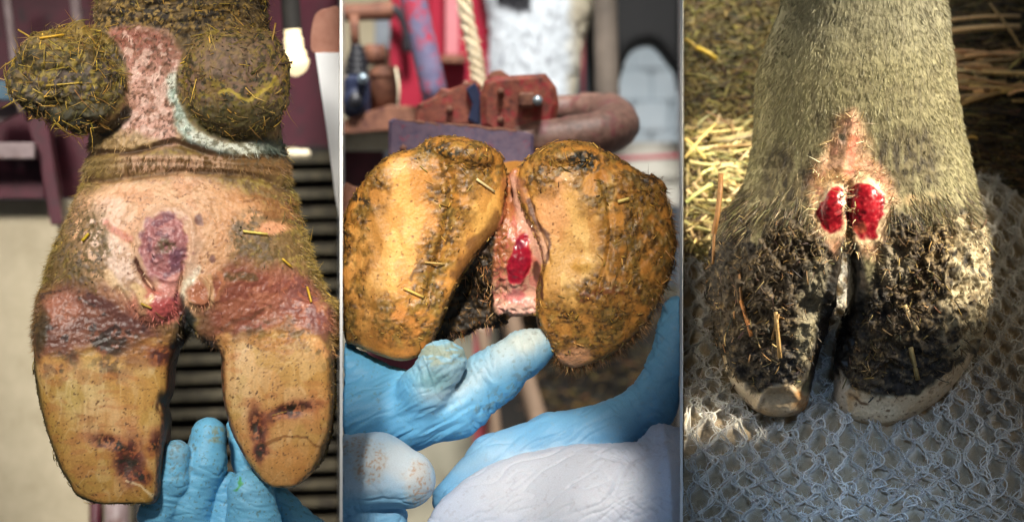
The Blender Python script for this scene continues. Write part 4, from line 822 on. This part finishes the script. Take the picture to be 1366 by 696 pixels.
# ------------------------------------------------------------------ third bay: grey foot standing on a knitted towel
def sdf_c(P):
    u, v, w = P.T
    leg = d_loft(P, [-60,5,60,100,150,200,250,280,330,380,430], [1046,1044,1023,1012,1009,1004,990,972,956,951,953], [1262,1264,1270,1274,1281,1289,1299,1305,1309,1312,1312],
                 [-20,-18,-14,-10,-8,-8,-4,0,0,0,0], [92,90,86,82,78,76,78,82,84,82,80], 2.3, -60, 410, 30)
    L = d_loft(P, [280,320,350,400,450,480,510,530,545,556], [985,962,953,953,958,966,976,990,1004,1022], [1105,1118,1122,1117,1104,1092,1085,1081,1076,1062], [0,0,0,-2,-8,-14,-22,-28,-32,-34], [60,74,80,80,74,68,62,58,54,46], 2.5, 300, 556, 10)
    Rr = d_loft(P, [280,320,350,400,450,480,510,540,558,570], [1150,1138,1134,1127,1119,1111,1107,1110,1124,1150], [1290,1308,1312,1313,1306,1296,1276,1246,1216,1190], [0,0,0,-2,-8,-14,-20,-26,-30,-32], [60,76,82,82,78,72,66,60,56,48], 2.5, 300, 568, 10)
    d = smin(smin(leg, L, 12), Rr, 12)
    cx = np.interp(v, [280,320,360,420,470,550,600], [1128,1127,1126,1119,1108,1096,1092]); hw = np.interp(v, [285,310,340,380,450,540,600], [-8,2,8,12,13,13,15])
    d = smax(d, -(np.abs(u-cx)-hw), 7)
    d = smin(d, d_ell(P, (1107,280,70), (20,34,18), 4), 5); d = smin(d, d_ell(P, (1148,280,70), (25,40,21), 6), 5)
    d = smin(d, d_cap(P, (1100,312,62), (1096,345,52), 14, 12), 8); d = smin(d, d_cap(P, (1152,316,62), (1158,340,54), 14, 10), 8)
    return d
P, Q = net_mesh(sdf_c, (930,-64,-120), (1330,590,108), 1.7)
N = normals(P, Q); u, v, w = P.T
q0 = Paint(P, 9, 24)
mudc = np.clip(q0.poly([(940,285),(1000,290),(1050,285),(1085,310),(1100,345),(1105,420),(1080,470),(1060,520),(1000,520),(975,490),(930,430)], 12)+q0.poly([(1180,300),(1240,285),(1320,290),(1330,420),(1300,480),(1200,525),(1105,520),(1110,440),(1150,400)], 12), 0, 1)
heap = np.clip(q0.poly([(1195,330),(1230,290),(1260,300),(1245,380),(1215,440),(1190,470),(1150,520),(1130,480),(1180,420)], 10)+q0.ell(1190,352,28,36)+q0.ell(1055,320,40,30)+q0.ell(1010,400,50,70)*.6, 0, 1)
hornc = np.clip(q0.poly([(960,478),(985,505),(1005,522),(1035,510),(1062,522),(1100,540),(1100,580),(960,580)], 5)+q0.poly([(1095,495),(1118,500),(1150,525),(1210,524),(1262,500),(1305,460),(1320,500),(1250,600),(1080,600)], 5), 0, 1)*(w > -75)
hornc *= (v > 470)
mudc *= (1-hornc)*sstep(-8,12,v-290-84*(fbm(P,(20,50,24),3,51)-.5))
disp = mudc*((fbm(P, 9, 3, 1)-.5)*7+(1-np.abs(2*fbm(P, (26,30,26), 3, 2)-1)-.6)*13)+heap*(fbm(P, 6, 3, 3)-.3)*7*mudc + (fbm(P, 4, 2, 4)-.5)*1.0 + (fbm(P, (30,14,30), 3, 5)-.5)*1.6*(v < 300)
disp += 4*groove(P, [(1132,160),(1126,200),(1118,235)], 9)-3*groove(P, [(1105,195),(1095,230),(1070,250)], 6) - 5*groove(P, [(1128,245),(1127,280),(1127,315)], 3) + 3*groove(P, [(1290,190),(1300,250)], 10)
r1 = np.sqrt(((u-1107)/16)**2+((v-280)/29)**2); r2 = np.sqrt(((u-1148)/21)**2+((v-281)/34)**2)
disp += ((r1 < 1)|(r2 < 1))*(fbm(P, 14, 2, 6)-.5)*2.4
disp += hornc*(4*groove(P, [(1010,540),(1020,515),(1045,512),(1062,530)], 5)-4*lump(P,1036,530,14,10))
P = P+N*disp[:, None].astype(np.float32); N = normals(P, Q); u, v, w = P.T
p = Paint(P, 7, 20); nz = p.n_
p.c[:] = np.array([144,137,100])/255; p.r[:] = .75
p.lay(nz((14,40,14),3,1)*.4, (120,112,84)); p.lay(p.spk((5,16,8),.66,2)*.3, (96,86,62)); p.lay(sstep(120,20,v)*.4, (120,118,104))
dk = np.clip(p.ell(1060,228,40,34,30)+p.ell(1205,215,46,40,-30)*.8+p.ell(1120,160,40,10)*.4+p.ell(1010,270,60,24)*.6, 0, 1)
dk = dk*sstep(.2,.75,nz((7,34,9),3,53)+.12); p.lay(dk*.7, (78,66,44)); p.lay(dk*p.spk((5,12,8),.55,3)*.7, (40,34,26))
bs = p.poly([(1118,158),(1142,165),(1160,210),(1185,250),(1180,300),(1160,345),(1130,320),(1100,345),(1085,310),(1080,270),(1075,245),(1100,200)], 15)
p.lay(bs*.92, (224,174,144), .5); p.lay(bs*p.spk(12,.58,4)*.4, (208,130,104)); p.lay(bs*p.spk(8,.62,52)*.4, (190,150,110)); p.lay(p.line([(1134,185),(1130,215),(1128,235)], 7)*.6, (204,98,76)); p.lay(p.line([(1124,165),(1118,190)], 5)*.8, (240,204,184)); p.lay(p.ell(1118,182,5,6), (116,110,88)); p.lay(p.line([(1085,240),(1110,232),(1126,240)], 7)*.6, (196,164,110)); p.lay(p.ell(1220,268,26,10)*.4*nz(9,2,50), (214,160,112)); p.lay(bs*p.spk(5,.66,5)*.5, (150,110,70))
p.lay(mudc, (50,43,34), .75); p.lay(mudc*sstep(1130,1100,u)*.5, (40,36,32)); p.lay(mudc*nz(14,3,6)*.7, (36,30,25)); p.lay(mudc*p.spk(7,.6,7)*.6, (98,84,62)); p.lay(mudc*p.spk(5,.7,8)*.6, (136,114,78)); p.lay(mudc*p.spk(6,.6,9)*.8, (26,22,20))  # mud left of the cleft darkened further, shade painted into its colour
rim = p.poly([(1235,300),(1320,285),(1330,400),(1310,455),(1270,480),(1250,440),(1245,360)], 14)*mudc; p.lay(rim*sstep(.2,.6,nz(16,3,55)+.1)*.85, (198,184,150)); p.lay(rim*p.spk(6,.6,10)*.6, (110,92,62)); p.lay(p.ell(1082,400,22,70,8)*mudc*.7, (136,128,104)); p.lay(p.ell(1070,450,14,34,12)*.6*mudc, (150,140,110))  # sunlight painted as pale colour on the right rim and left inner strip
p.lay(heap*mudc*.5, (128,104,66)); p.lay(heap*mudc*p.spk(5,.56,11), (54,42,28)); p.lay(p.ell(1188,352,24,32)*.7*mudc, (128,120,104))
cl = sstep(5,-3,np.abs(u-np.interp(v,[280,360,420,470,550],[1128,1126,1119,1108,1096]))-np.interp(v,[310,340,380,450,540],[4,16,26,26,20]))*(v > 315)*(1-bs*.6)
p.lay(cl*.95, (20,17,14), .5); p.lay(cl*p.spk(9,.6,12)*.5, (64,50,34))  # cleft walls painted near-black, shade put into the colour
p.lay(hornc, (204,184,152), .42); p.lay(hornc*nz(18,3,13)*.4, (176,138,98)); p.lay(p.ell(985,515,20,34,-35)*hornc*.7, (214,204,186)); p.lay(p.ell(1036,530,20,13)*.7*hornc, (140,116,84)); p.lay(p.ell(1068,535,12,14)*.8*hornc, (170,112,56)); p.lay(p.ell(1120,520,14,26)*.6*hornc, (196,178,156)); p.lay(p.ell(1140,525,10,16)*.6*hornc, (176,120,62)); p.lay(p.line([(1135,525),(1150,540)], 3)*.8*hornc, (84,54,30)); p.lay(hornc*p.spk(4,.86,14)*.7, (96,68,42)); p.lay(hornc*p.spk((60,6,20),.6,15)*.3, (214,192,160))
for a,b,c,e,rr_ in ((1108,280,19,32,r1),(1148,281,24,38,r2)):
    rr_ = np.sqrt(((P[:,0]*.4+p.u*.6-a)/(c*1.0))**2+((P[:,1]*.4+p.v*.6-b)/e)**2)+.25*(nz(12,2,40)-.5); p.lay(1-sstep(1.1,1.4,rr_), (230,200,160), .45); m = 1-sstep(.9,1.08,rr_); p.lay(m, (176,22,36), .25); p.lay(m*nz(16,3,16)*.8, (112,6,22)); p.lay(m*p.spk(14,.62,17)*.3, (200,44,50)); p.lay(m*p.spk(5,.8,18)*.4,(226,110,100))
p.lay(p.ell(1140,302,8,9)*.8, (178,96,66)); p.lay(p.line([(1128,248),(1127,275),(1128,310)], 3)*.85, (54,34,24))
foot_c = empty("cow_hoof", px2w(np.array([[1130,566,0]]))[0], "grey haired cow foot standing on a white knitted towel, twin red sores above the cleft", "cow hoof")
ra = np.sqrt(((u-1108)/18)**2+((v-280)/31)**2); rb = np.sqrt(((u-1148)/23)**2+((v-281)/37)**2)
split_parts(foot_c, P, Q, N, p.c, p.r, M_SKIN, [("claw", (v > 330) & (u < np.interp(v,[280,360,420,470,550],[1128,1126,1119,1108,1096])), M_SKIN), ("claw", (v > 330) & (u >= np.interp(v,[280,360,420,470,550],[1128,1126,1119,1108,1096])), M_SKIN),
    ("sore", (ra < 1) & (w > 40), M_FLESH), ("sore", (rb < 1) & (w > 40), M_FLESH)])
g = np.random.default_rng(31); sore = (ra < 1.15)|(rb < 1.15)
hm = sstep(330,285,v)*(1-bs*.8)*(~sore)*(N[:,2] > -.35)*(1-mudc*.7)+.05*mudc
k = pick(hm, 90000, 1); n = len(k)
flow = np.stack([(u[k]-1135)*0.0035+.25*(fbm(P[k],40,2,30)-.5), np.full(n, 1.0), np.zeros(n)], 1)
dv = N[k]*.2+flow+g.normal(size=(n,3))*.13+.45*np.stack([fbm(P[k],12,2,31)-.5, fbm(P[k],12,2,32)-.5, np.zeros(n)], 1)
cc = np.clip(p.c[k]*(.70+.6*g.random((n,1))**1.2)+.02, 0, 1); V_, F_, C_ = blades(P[k]-N[k]*.6, dv, 5+6*g.random(n), .48, cc, -N[k]*.25+g.normal(size=(n,3))*.25, 2)
tag(obj("hair", V_, F_, M_HAIR, foot_c, C_, smooth=False), kind="stuff")
k = pick(np.exp(-((v-282)/22)**2)*(N[:,2] > -.3)*(~sore)*(1-bs)*(fbm(P,(9,30,9),2,54) > .4), 5200, 14); n = len(k); dv = N[k]*.25+np.stack([(u[k]-1135)*.004, np.full(n,1.), np.zeros(n)], 1)+g.normal(size=(n,3))*.2
V_, F_, C_ = blades(P[k], dv, 10+14*g.random(n), .6, tones(n, [(128,116,82),(92,80,56),(160,146,108),(64,54,40)], 15), -N[k]*.2+g.normal(size=(n,3))*.3, 16); tag(obj("fetlock_hair", V_, F_, M_HAIR, foot_c, C_, smooth=False), kind="stuff")
e = bs*sstep(.35,.75,1-np.abs(bs*2-1))*(~sore); k = pick(e+.4*((ra<1.7)&(ra>1.15))+.4*((rb<1.6)&(rb>1.15)), 1600, 3); dv = N[k]*.9+np.stack([(u[k]-1128)*.012, (v[k]-270)*.006+.2, np.zeros(len(k))], 1)+g.normal(size=(len(k),3))*.5
V_, F_, C_ = blades(P[k], dv, 8+10*g.random(len(k)), .8, tones(len(k), [(216,190,140),(160,130,84),(236,216,180),(110,84,54)], 4), g.normal(size=(len(k),3))*.5, 5); tag(obj("tuft", V_, F_, M_HAIR, foot_c, C_, smooth=False), kind="stuff")
k = pick((mudc+.5*heap*mudc)*(N[:,2] > -.4)*(1-.5*rim)*(1-cl*.8), 5200, 6); V_, F_, C_ = crumbs(P[k]+N[k]*.6, .4+1.2*g.random(len(k))**3*(1+.7*heap[k]), np.clip(p.c[k]*(.6+.8*g.random((len(k),1))), 0, 1), 7, 1.9)
tag(obj("mud", V_, F_, M_MUD, foot_c, C_, smooth=False), kind="stuff")
k = pick(mudc*(N[:,2] > -.3)*(1-cl*.9)*(1+heap*3.0), 800, 8); t = np.cross(N[k], g.normal(size=(len(k),3))); t /= np.linalg.norm(t, axis=1, keepdims=True); Ls = 5+15*g.random(len(k))**2; lift = (2.5+6*g.random((len(k),1))**2)
V_, F_, C_ = straws(P[k]+N[k]*.8-t*Ls[:,None]/2, P[k]+N[k]*lift+t*Ls[:,None]/2, .4+.7*g.random(len(k))**2, tones(len(k), [(140,112,68),(100,80,50),(170,142,94),(74,60,42),(54,46,36),(48,40,32)], 9), N[k]*Ls[:,None]*.1, 10)
tag(obj("chaff", V_, F_, M_STRAW, foot_c, C_), kind="stuff")
k = pick(mudc*(N[:,2] > -.4)*(1-cl*.8), 2600, 12); n = len(k); t = np.cross(N[k], g.normal(size=(n,3))); dv = t*.9+N[k]*(.15+.5*g.random((n,1)))+np.array([0,.5,0])
V_, F_, C_ = blades(P[k], dv, 4+11*g.random(n)**2, .7+.4*g.random(n), np.clip(p.c[k]*(.55+.9*g.random((n,1))**1.5), 0, 1), g.normal(size=(n,3))*.9-N[k]*.5, 13); tag(obj("dung_fibre", V_, F_, M_STRAW, foot_c, C_, smooth=False), kind="stuff")
PC, NC = P, N
# ------------------------------------------------------------------ gloved hands
def glove(sdf, lo, hi, wr, paint, label, amp=1.6, h=1.65):
    P, Q = net_mesh(sdf, lo, hi, h, 3); N = normals(P, Q)
    disp = wr(P)*(1-np.abs(2*fbm(P+60*0, (1,1,1), 1, 0)-1))*0
    disp = disp+wr(P); P = P+N*disp[:, None].astype(np.float32); N = normals(P, Q); p = Paint(P, 5, 18); p.r[:] = .45; paint(p, N)
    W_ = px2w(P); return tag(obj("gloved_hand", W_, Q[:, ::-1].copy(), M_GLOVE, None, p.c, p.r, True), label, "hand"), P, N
def ridge(P, sc, seed): return (1-np.abs(2*fbm(P, sc, 2, seed)-1))
def crease(P, a, sc, seed, pw=5):
    q = rot2(P + 10*(np.stack([fbm(P,34,2,seed+50),fbm(P,34,2,seed+51),fbm(P,34,2,seed+52)],1)-.5), a); return (1-np.abs(2*fbm(q, sc, 2, seed)-1))**pw
def rot2(P, a): c, s = math.cos(R(a)), math.sin(R(a)); return np.stack([P[:,0]*c+P[:,1]*s, -P[:,0]*s+P[:,1]*c, P[:,2]], 1)
BLUE = (118,192,230)
def s1(P):
    ch = [([(238,604,24),(232,640,20),(210,690,6),(225,770,-25)], [19,22,25,34]), ([(279,580,0),(273,618,2),(252,672,-4),(255,770,-25)], [24,29,32,38]),
          ([(309,570,-48),(322,615,-50),(338,650,-52),(330,780,-40)], [10,16,24,40]), ([(302,650,-12),(300,700,-14),(290,780,-25)], [22,27,38]), ([(335,656,28),(340,700,20),(325,790,-15)], [31,36,44]), ([(366,668,-60),(410,730,-62),(360,820,-40)], [20,36,50])]
    d = None
    for pts, rs in ch: e = d_chain(P, pts, rs, 8); d = e if d is None else smin(d, e, 2.5)
    d = smin(d, d_ell(P, (300,815,-35), (105,70,48)), 22); return smin(d, d_cap(P, (300,830,-40), (300,960,-60), 66, 60), 25)
def w1(P): q = rot2(P, 12); return 1.5*(ridge(q, (30,9,26), 3)-.5)*sstep(600,640,P[:,1])+.5*(ridge(q, (16,6,20), 5)-.5)+1.5*(fbm(P,30,2,6)-.5)-1.3*crease(P, 14, (40,12,34), 21)*sstep(590,625,P[:,1])+.6*crease(P, 20, (30,9,30), 22)
def p1(p, N):
    p.c[:] = np.array(BLUE)/255; p.lay(p.n_(40,2,1)*.35, (106,172,208)); p.lay(p.ell(288,580,14,10)*p.spk(4,.5,2)*.7, (150,150,120)); p.lay(p.ell(240,600,16,16)*.4, (150,180,196)); p.lay(p.ell(245,610,20,30)*p.spk(4,.62,3)*.5, (120,130,130)); p.lay(p.line([(322,634),(320,646),(316,650)], 2.4), (70,170,70)); p.lay(p.ell(322,640,5,3)*.9, (80,176,76)); p.lay(p.ell(336,650,26,26)*.3, (150,206,236)); p.lay(p.spk(3,.9,4)*.5, (96,104,90))
glove(s1, (170,540,-130), (470,960,60), w1, p1, "blue nitrile gloved hand with fingers gripping between the two yellow claws")
def s2(P):
    d = d_chain(P, [(430,560,10),(545,552,18),(606,540,18),(660,500,20),(700,470,20),(721,459,18)], [56,46,42,35,28,21], 16)
    d = smin(d, d_chain(P, [(430,470,-10),(480,505,0),(560,540,5)], [30,32,34], 12), 18)
    d = smin(d, d_chain(P, [(545,560,30),(566,522,52),(586,490,68)], [36,32,28], 14), 7)
    d = smin(d, d_ell(P, (590,482,68), (33,30,24), -30), 10)
    return smax(d, 460.0-P[:,0], 2)
def w2(P):
    q = rot2(P, -28); f = 2.2*(ridge(q, (60,11,40), 3)-.5)*sstep(660,600,P[:,0])+2.0*(ridge(q, (12,40,30), 5)-.5)*np.exp(-((P[:,0]-655)/40)**2)
    t = lump(P, 588, 486, 40, 40); return f+t*2.6*(ridge(rot2(P, 64), (46,8,40), 7)-.5)+1.2*(fbm(P,30,2,6)-.5)-t*3*crease(P, 60, (46,10,40), 23)-1.3*crease(P, -30, (70,15,50), 24)*sstep(640,590,P[:,0])-2.2*crease(P, 62, (50,9,40), 25)*(np.exp(-((P[:,0]-650)/22)**2)+np.exp(-((P[:,0]-700)/14)**2))+.4*crease(P, 10, (30,12,30), 29)
def p2(p, N):
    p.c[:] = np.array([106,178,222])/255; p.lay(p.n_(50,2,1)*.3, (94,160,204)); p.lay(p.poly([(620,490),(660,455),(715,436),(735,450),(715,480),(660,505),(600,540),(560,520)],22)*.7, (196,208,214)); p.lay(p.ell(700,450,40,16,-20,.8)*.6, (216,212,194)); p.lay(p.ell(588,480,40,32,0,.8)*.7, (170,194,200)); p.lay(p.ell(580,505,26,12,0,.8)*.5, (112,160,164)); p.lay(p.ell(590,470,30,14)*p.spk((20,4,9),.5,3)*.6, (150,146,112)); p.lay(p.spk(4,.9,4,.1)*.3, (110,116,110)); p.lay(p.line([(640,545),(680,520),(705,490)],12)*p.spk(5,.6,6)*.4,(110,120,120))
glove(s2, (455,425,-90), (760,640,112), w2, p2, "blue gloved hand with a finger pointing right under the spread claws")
def s3(P):
    d = d_chain(P, [(430,632,95),(505,622,100),(544,634,100)], [60,47,39], 14); d = smin(d, d_chain(P, [(430,690,70),(490,692,75),(522,686,75)], [44,32,24], 10), 5)
    d = smin(d, d_chain(P, [(430,740,60),(500,735,60)], [44,34], 10), 8); return smax(d, 460.6-P[:,0], 2)
def w3(P): return 2.6*(ridge(rot2(P, 20), (10,40,30), 3)-.5)*sstep(510,465,P[:,0])+1.6*(ridge(rot2(P,-10), (50,10,30), 4)-.5)*sstep(640,665,P[:,1])+1.0*(fbm(P,24,2,6)-.5)-2.2*crease(P, 75, (46,9,40), 26)*sstep(530,480,P[:,0])-1.6*crease(P, 5, (50,12,40), 27)*sstep(630,660,P[:,1])
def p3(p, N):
    p.c[:] = np.array([176,204,226])/255; p.lay(sstep(640,668,p.v)*.85, (112,174,214)); p.lay(p.ell(545,610,40,26)*.5, (206,208,206)); m = np.clip(p.ell(496,614,24,20)+p.ell(560,640,18,30)+p.ell(480,590,30,12)*.7, 0, 1); p.lay(m*p.spk(3,.68,2,.12)*.6, (156,112,80)); p.lay(m*.25, (190,160,130))  # sunlit pallor painted on the thumb, shaded blue on the finger below
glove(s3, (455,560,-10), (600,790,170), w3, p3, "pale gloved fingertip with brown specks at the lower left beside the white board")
def s4(P):
    d = d_ell(P, (745,716,80), (182,122,62), -6); d = smin(d, d_cap(P, (800,690,84), (950,655,75), 96, 84), 26)
    d = smin(d, d_chain(P, [(600,665,20),(660,612,22),(740,588,24),(815,572,22),(868,540,16),(893,488,8),(908,420,2)], [24,34,38,36,33,29,27], 12), 7)
    d = smin(d, d_chain(P, [(905,600,70),(880,590,74),(858,598,78)], [34,26,14], 8), 8)
    return smax(d, P[:,0]-905.6, 2)
def w4(P): return 1.4*(ridge(rot2(P, -35), (50,12,30), 3)-.5)*(P[:,1] < 600)*sstep(640,760,P[:,0])+2.6*(ridge(rot2(P, 40), (40,8,30), 13)-.5)*lump(P,868,535,30,34)+3.0*(ridge(rot2(P, 60), (40,8,30), 5)-.5)*np.exp(-(((P[:,0]-872)/34)**2+((P[:,1]-590)/40)**2))-4*groove(P, [(815,650),(826,622),(842,604),(862,596)], 5)+1.6*(fbm(P,44,2,6)-.5)-1.6*crease(P, -30, (70,13,50), 28)-2.4*crease(P, 40, (50,9,40), 30)*np.exp(-((P[:,0]-850)/46)**2)
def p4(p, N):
    p.c[:] = np.array([196,208,228])/255; df = d_chain(p.P, [(600,665,20),(660,612,22),(740,588,24),(815,572,22),(868,540,16),(893,488,8),(908,420,2)], [24,34,38,36,33,29,27], 12); dp = np.minimum(np.minimum(d_ell(p.P, (745,716,80), (182,122,62), -6), d_cap(p.P, (800,690,84), (950,655,75), 96, 84)), d_cap(p.P,(905,600,70),(858,598,78),34,14)); fg = sstep(-3,5,dp-df); p.lay(fg, (108,166,206)); p.lay(p.ell(640,600,60,16,-30)*.4*fg, (150,180,200)); p.lay(p.ell(745,640,120,50)*.5, (216,220,226)); p.lay(p.spk(5,.9,2,.1)*.2, (150,150,160))  # palm painted near-white for sunlight, finger behind kept in its shaded blue
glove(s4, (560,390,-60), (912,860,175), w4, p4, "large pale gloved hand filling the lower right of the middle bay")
# ------------------------------------------------------------------ single straws one can pick out
def straw(a, b, r, rgb, label, sag=(0,0,0)):
    A = np.array([a], float); B = np.array([b], float); V, F, C = straws(A, B, np.array([r]), np.array([rgb])/255., np.array([sag], float)); tag(obj("straw", V, F, M_STRAW, None, C), label, "straw", "single straws")
def on(P, u0, v0, u1, v1, r, rgb, label, lift=2.5): straw((u0, v0, front_w(P, u0, v0)+lift), (u1, v1, front_w(P, u1, v1)+lift), r, rgb, label)
on(PA, 329,309, 361,313, 1.9, (240,214,110), "bright yellow straw lying flat right of the purple sore")
on(PA, 116,322, 125,312, 2.2, (214,180,40), "short yellow straw bit on the left heel of the held-up foot")
on(PA, 196,404, 210,410, 1.8, (196,160,60), "yellow straw bit stuck in the pink fold below the purple sore")
on(PA, 380,345, 392,356, 1.6, (206,168,50), "small yellow straw on the right heel hair")
on(PA, 412,382, 418,402, 1.8, (196,156,44), "yellow straw bit on the far right edge of the held-up foot")
on(PA, 60,55, 92,50, 1.9, (206,160,48), "yellow straw across the top of the left dewclaw")
on(PA, 70,118, 118,114, 1.4, (176,146,56), "thin straw across the middle of the left dewclaw")
straw((28,42,40),(62,62,62), 1.3, (176,140,50), "straw poking out at the upper left of the left dewclaw"); straw((6,146,30),(34,132,62), 1.3, (180,150,66), "straw poking out at the lower left of the left dewclaw")
straw((366,62,70),(371,34,64), 1.3, (176,136,60), "thin upright stalk above the right dewclaw"); straw((372,90,78),(393,86,70), 1.3, (70,50,34), "dark stalk pointing at the glowing lamp tube")
on(PB, 636,240, 660,257, 1.9, (226,206,150), "pale straw at the top of the left wet claw")
on(PB, 823,270, 838,266, 2.6, (232,206,120), "short pale straw on the upper right wet claw")
on(PB, 540,384, 566,396, 2.2, (216,178,90), "tan straw on the lower left wet claw"); on(PB, 568,350, 594,352, 1.3, (206,170,100), "thin straw on the left wet claw beside the cavity")
straw((960,232,40),(950,312,52), 3.6, (132,92,48), "thick upright brown stalk left of the grey foot", (2,0,3)); straw((951,300,50),(949,352,46), 2.0, (120,84,44), "thin brown stalk hanging below the thick upright stalk")
on(PC, 983,365, 986,402, 2.2, (128,90,50), "dark stalk on the upper left claw of the standing foot"); on(PC, 985,400, 999,447, 2.6, (172,112,56), "orange-brown stalk on the left claw of the standing foot")
on(PC, 1030,415, 1037,476, 2.8, (172,138,86), "pale split straw on the left claw of the standing foot"); on(PC, 1026,452, 1034,418, 1.8, (156,122,72), "thin straw beside the pale split straw")
on(PC, 1200,407, 1217,440, 3.4, (186,160,116), "wide pale straw on the right claw of the standing foot"); on(PC, 1209,462, 1220,505, 3.2, (164,142,92), "yellowish straw low on the right claw of the standing foot")
def lie(s0, t0, s1, t1, h, r, rgb, label): a = ground_px(np.array([s0,s1],float), np.array([t0,t1],float), np.array([h,h],float)); straw(a[0], a[1], r, rgb, label, (0,-2,2))
def gt(v, h=0): return (575-v)/SA-h
def lv(u0, v0, u1, v1, h, r, rgb, label):
    w0, w1 = 8-gt(v0)*SA, 8-gt(v1)*SA; f = lambda u, w: 683+(u-683)*(1-w*S/D); g_ = lambda v, w: 348+(v-348)*(1-w*S/D)
    lie(f(u0,w0), gt(g_(v0,w0), h), f(u1,w1), gt(g_(v1,w1), h), h, r, rgb, label)
lv(929,64, 956,79, 10, 4.0, (216,180,64), "flat yellow straw at the upper left ground"); lv(914,52, 931,66, 10, 2.6, (190,156,70), "stalk leading into the flat yellow straw")
lv(914,210, 955,165, 14, 2.4, (206,180,110), "pale straw slanting up beside the towel"); lv(914,185, 940,212, 12, 2.4, (196,170,96), "crossing straw at the left edge")
lv(915,270, 950,246, 14, 3.0, (190,196,120), "greenish pale straw above the towel's left corner"); lv(1268,27, 1362,22, 14, 3.4, (206,170,120), "upper long pale stalk at the top right"); lv(1266,42, 1362,36, 14, 5.0, (214,178,126), "thick long pale stalk at the top right"); lv(1320,4, 1362,64, 18, 2.0, (170,140,92), "thin stalk crossing the long pale stalks"); lv(1290,184, 1304,186, 10, 3.2, (214,170,84), "short orange straw on dark ground right of the leg")
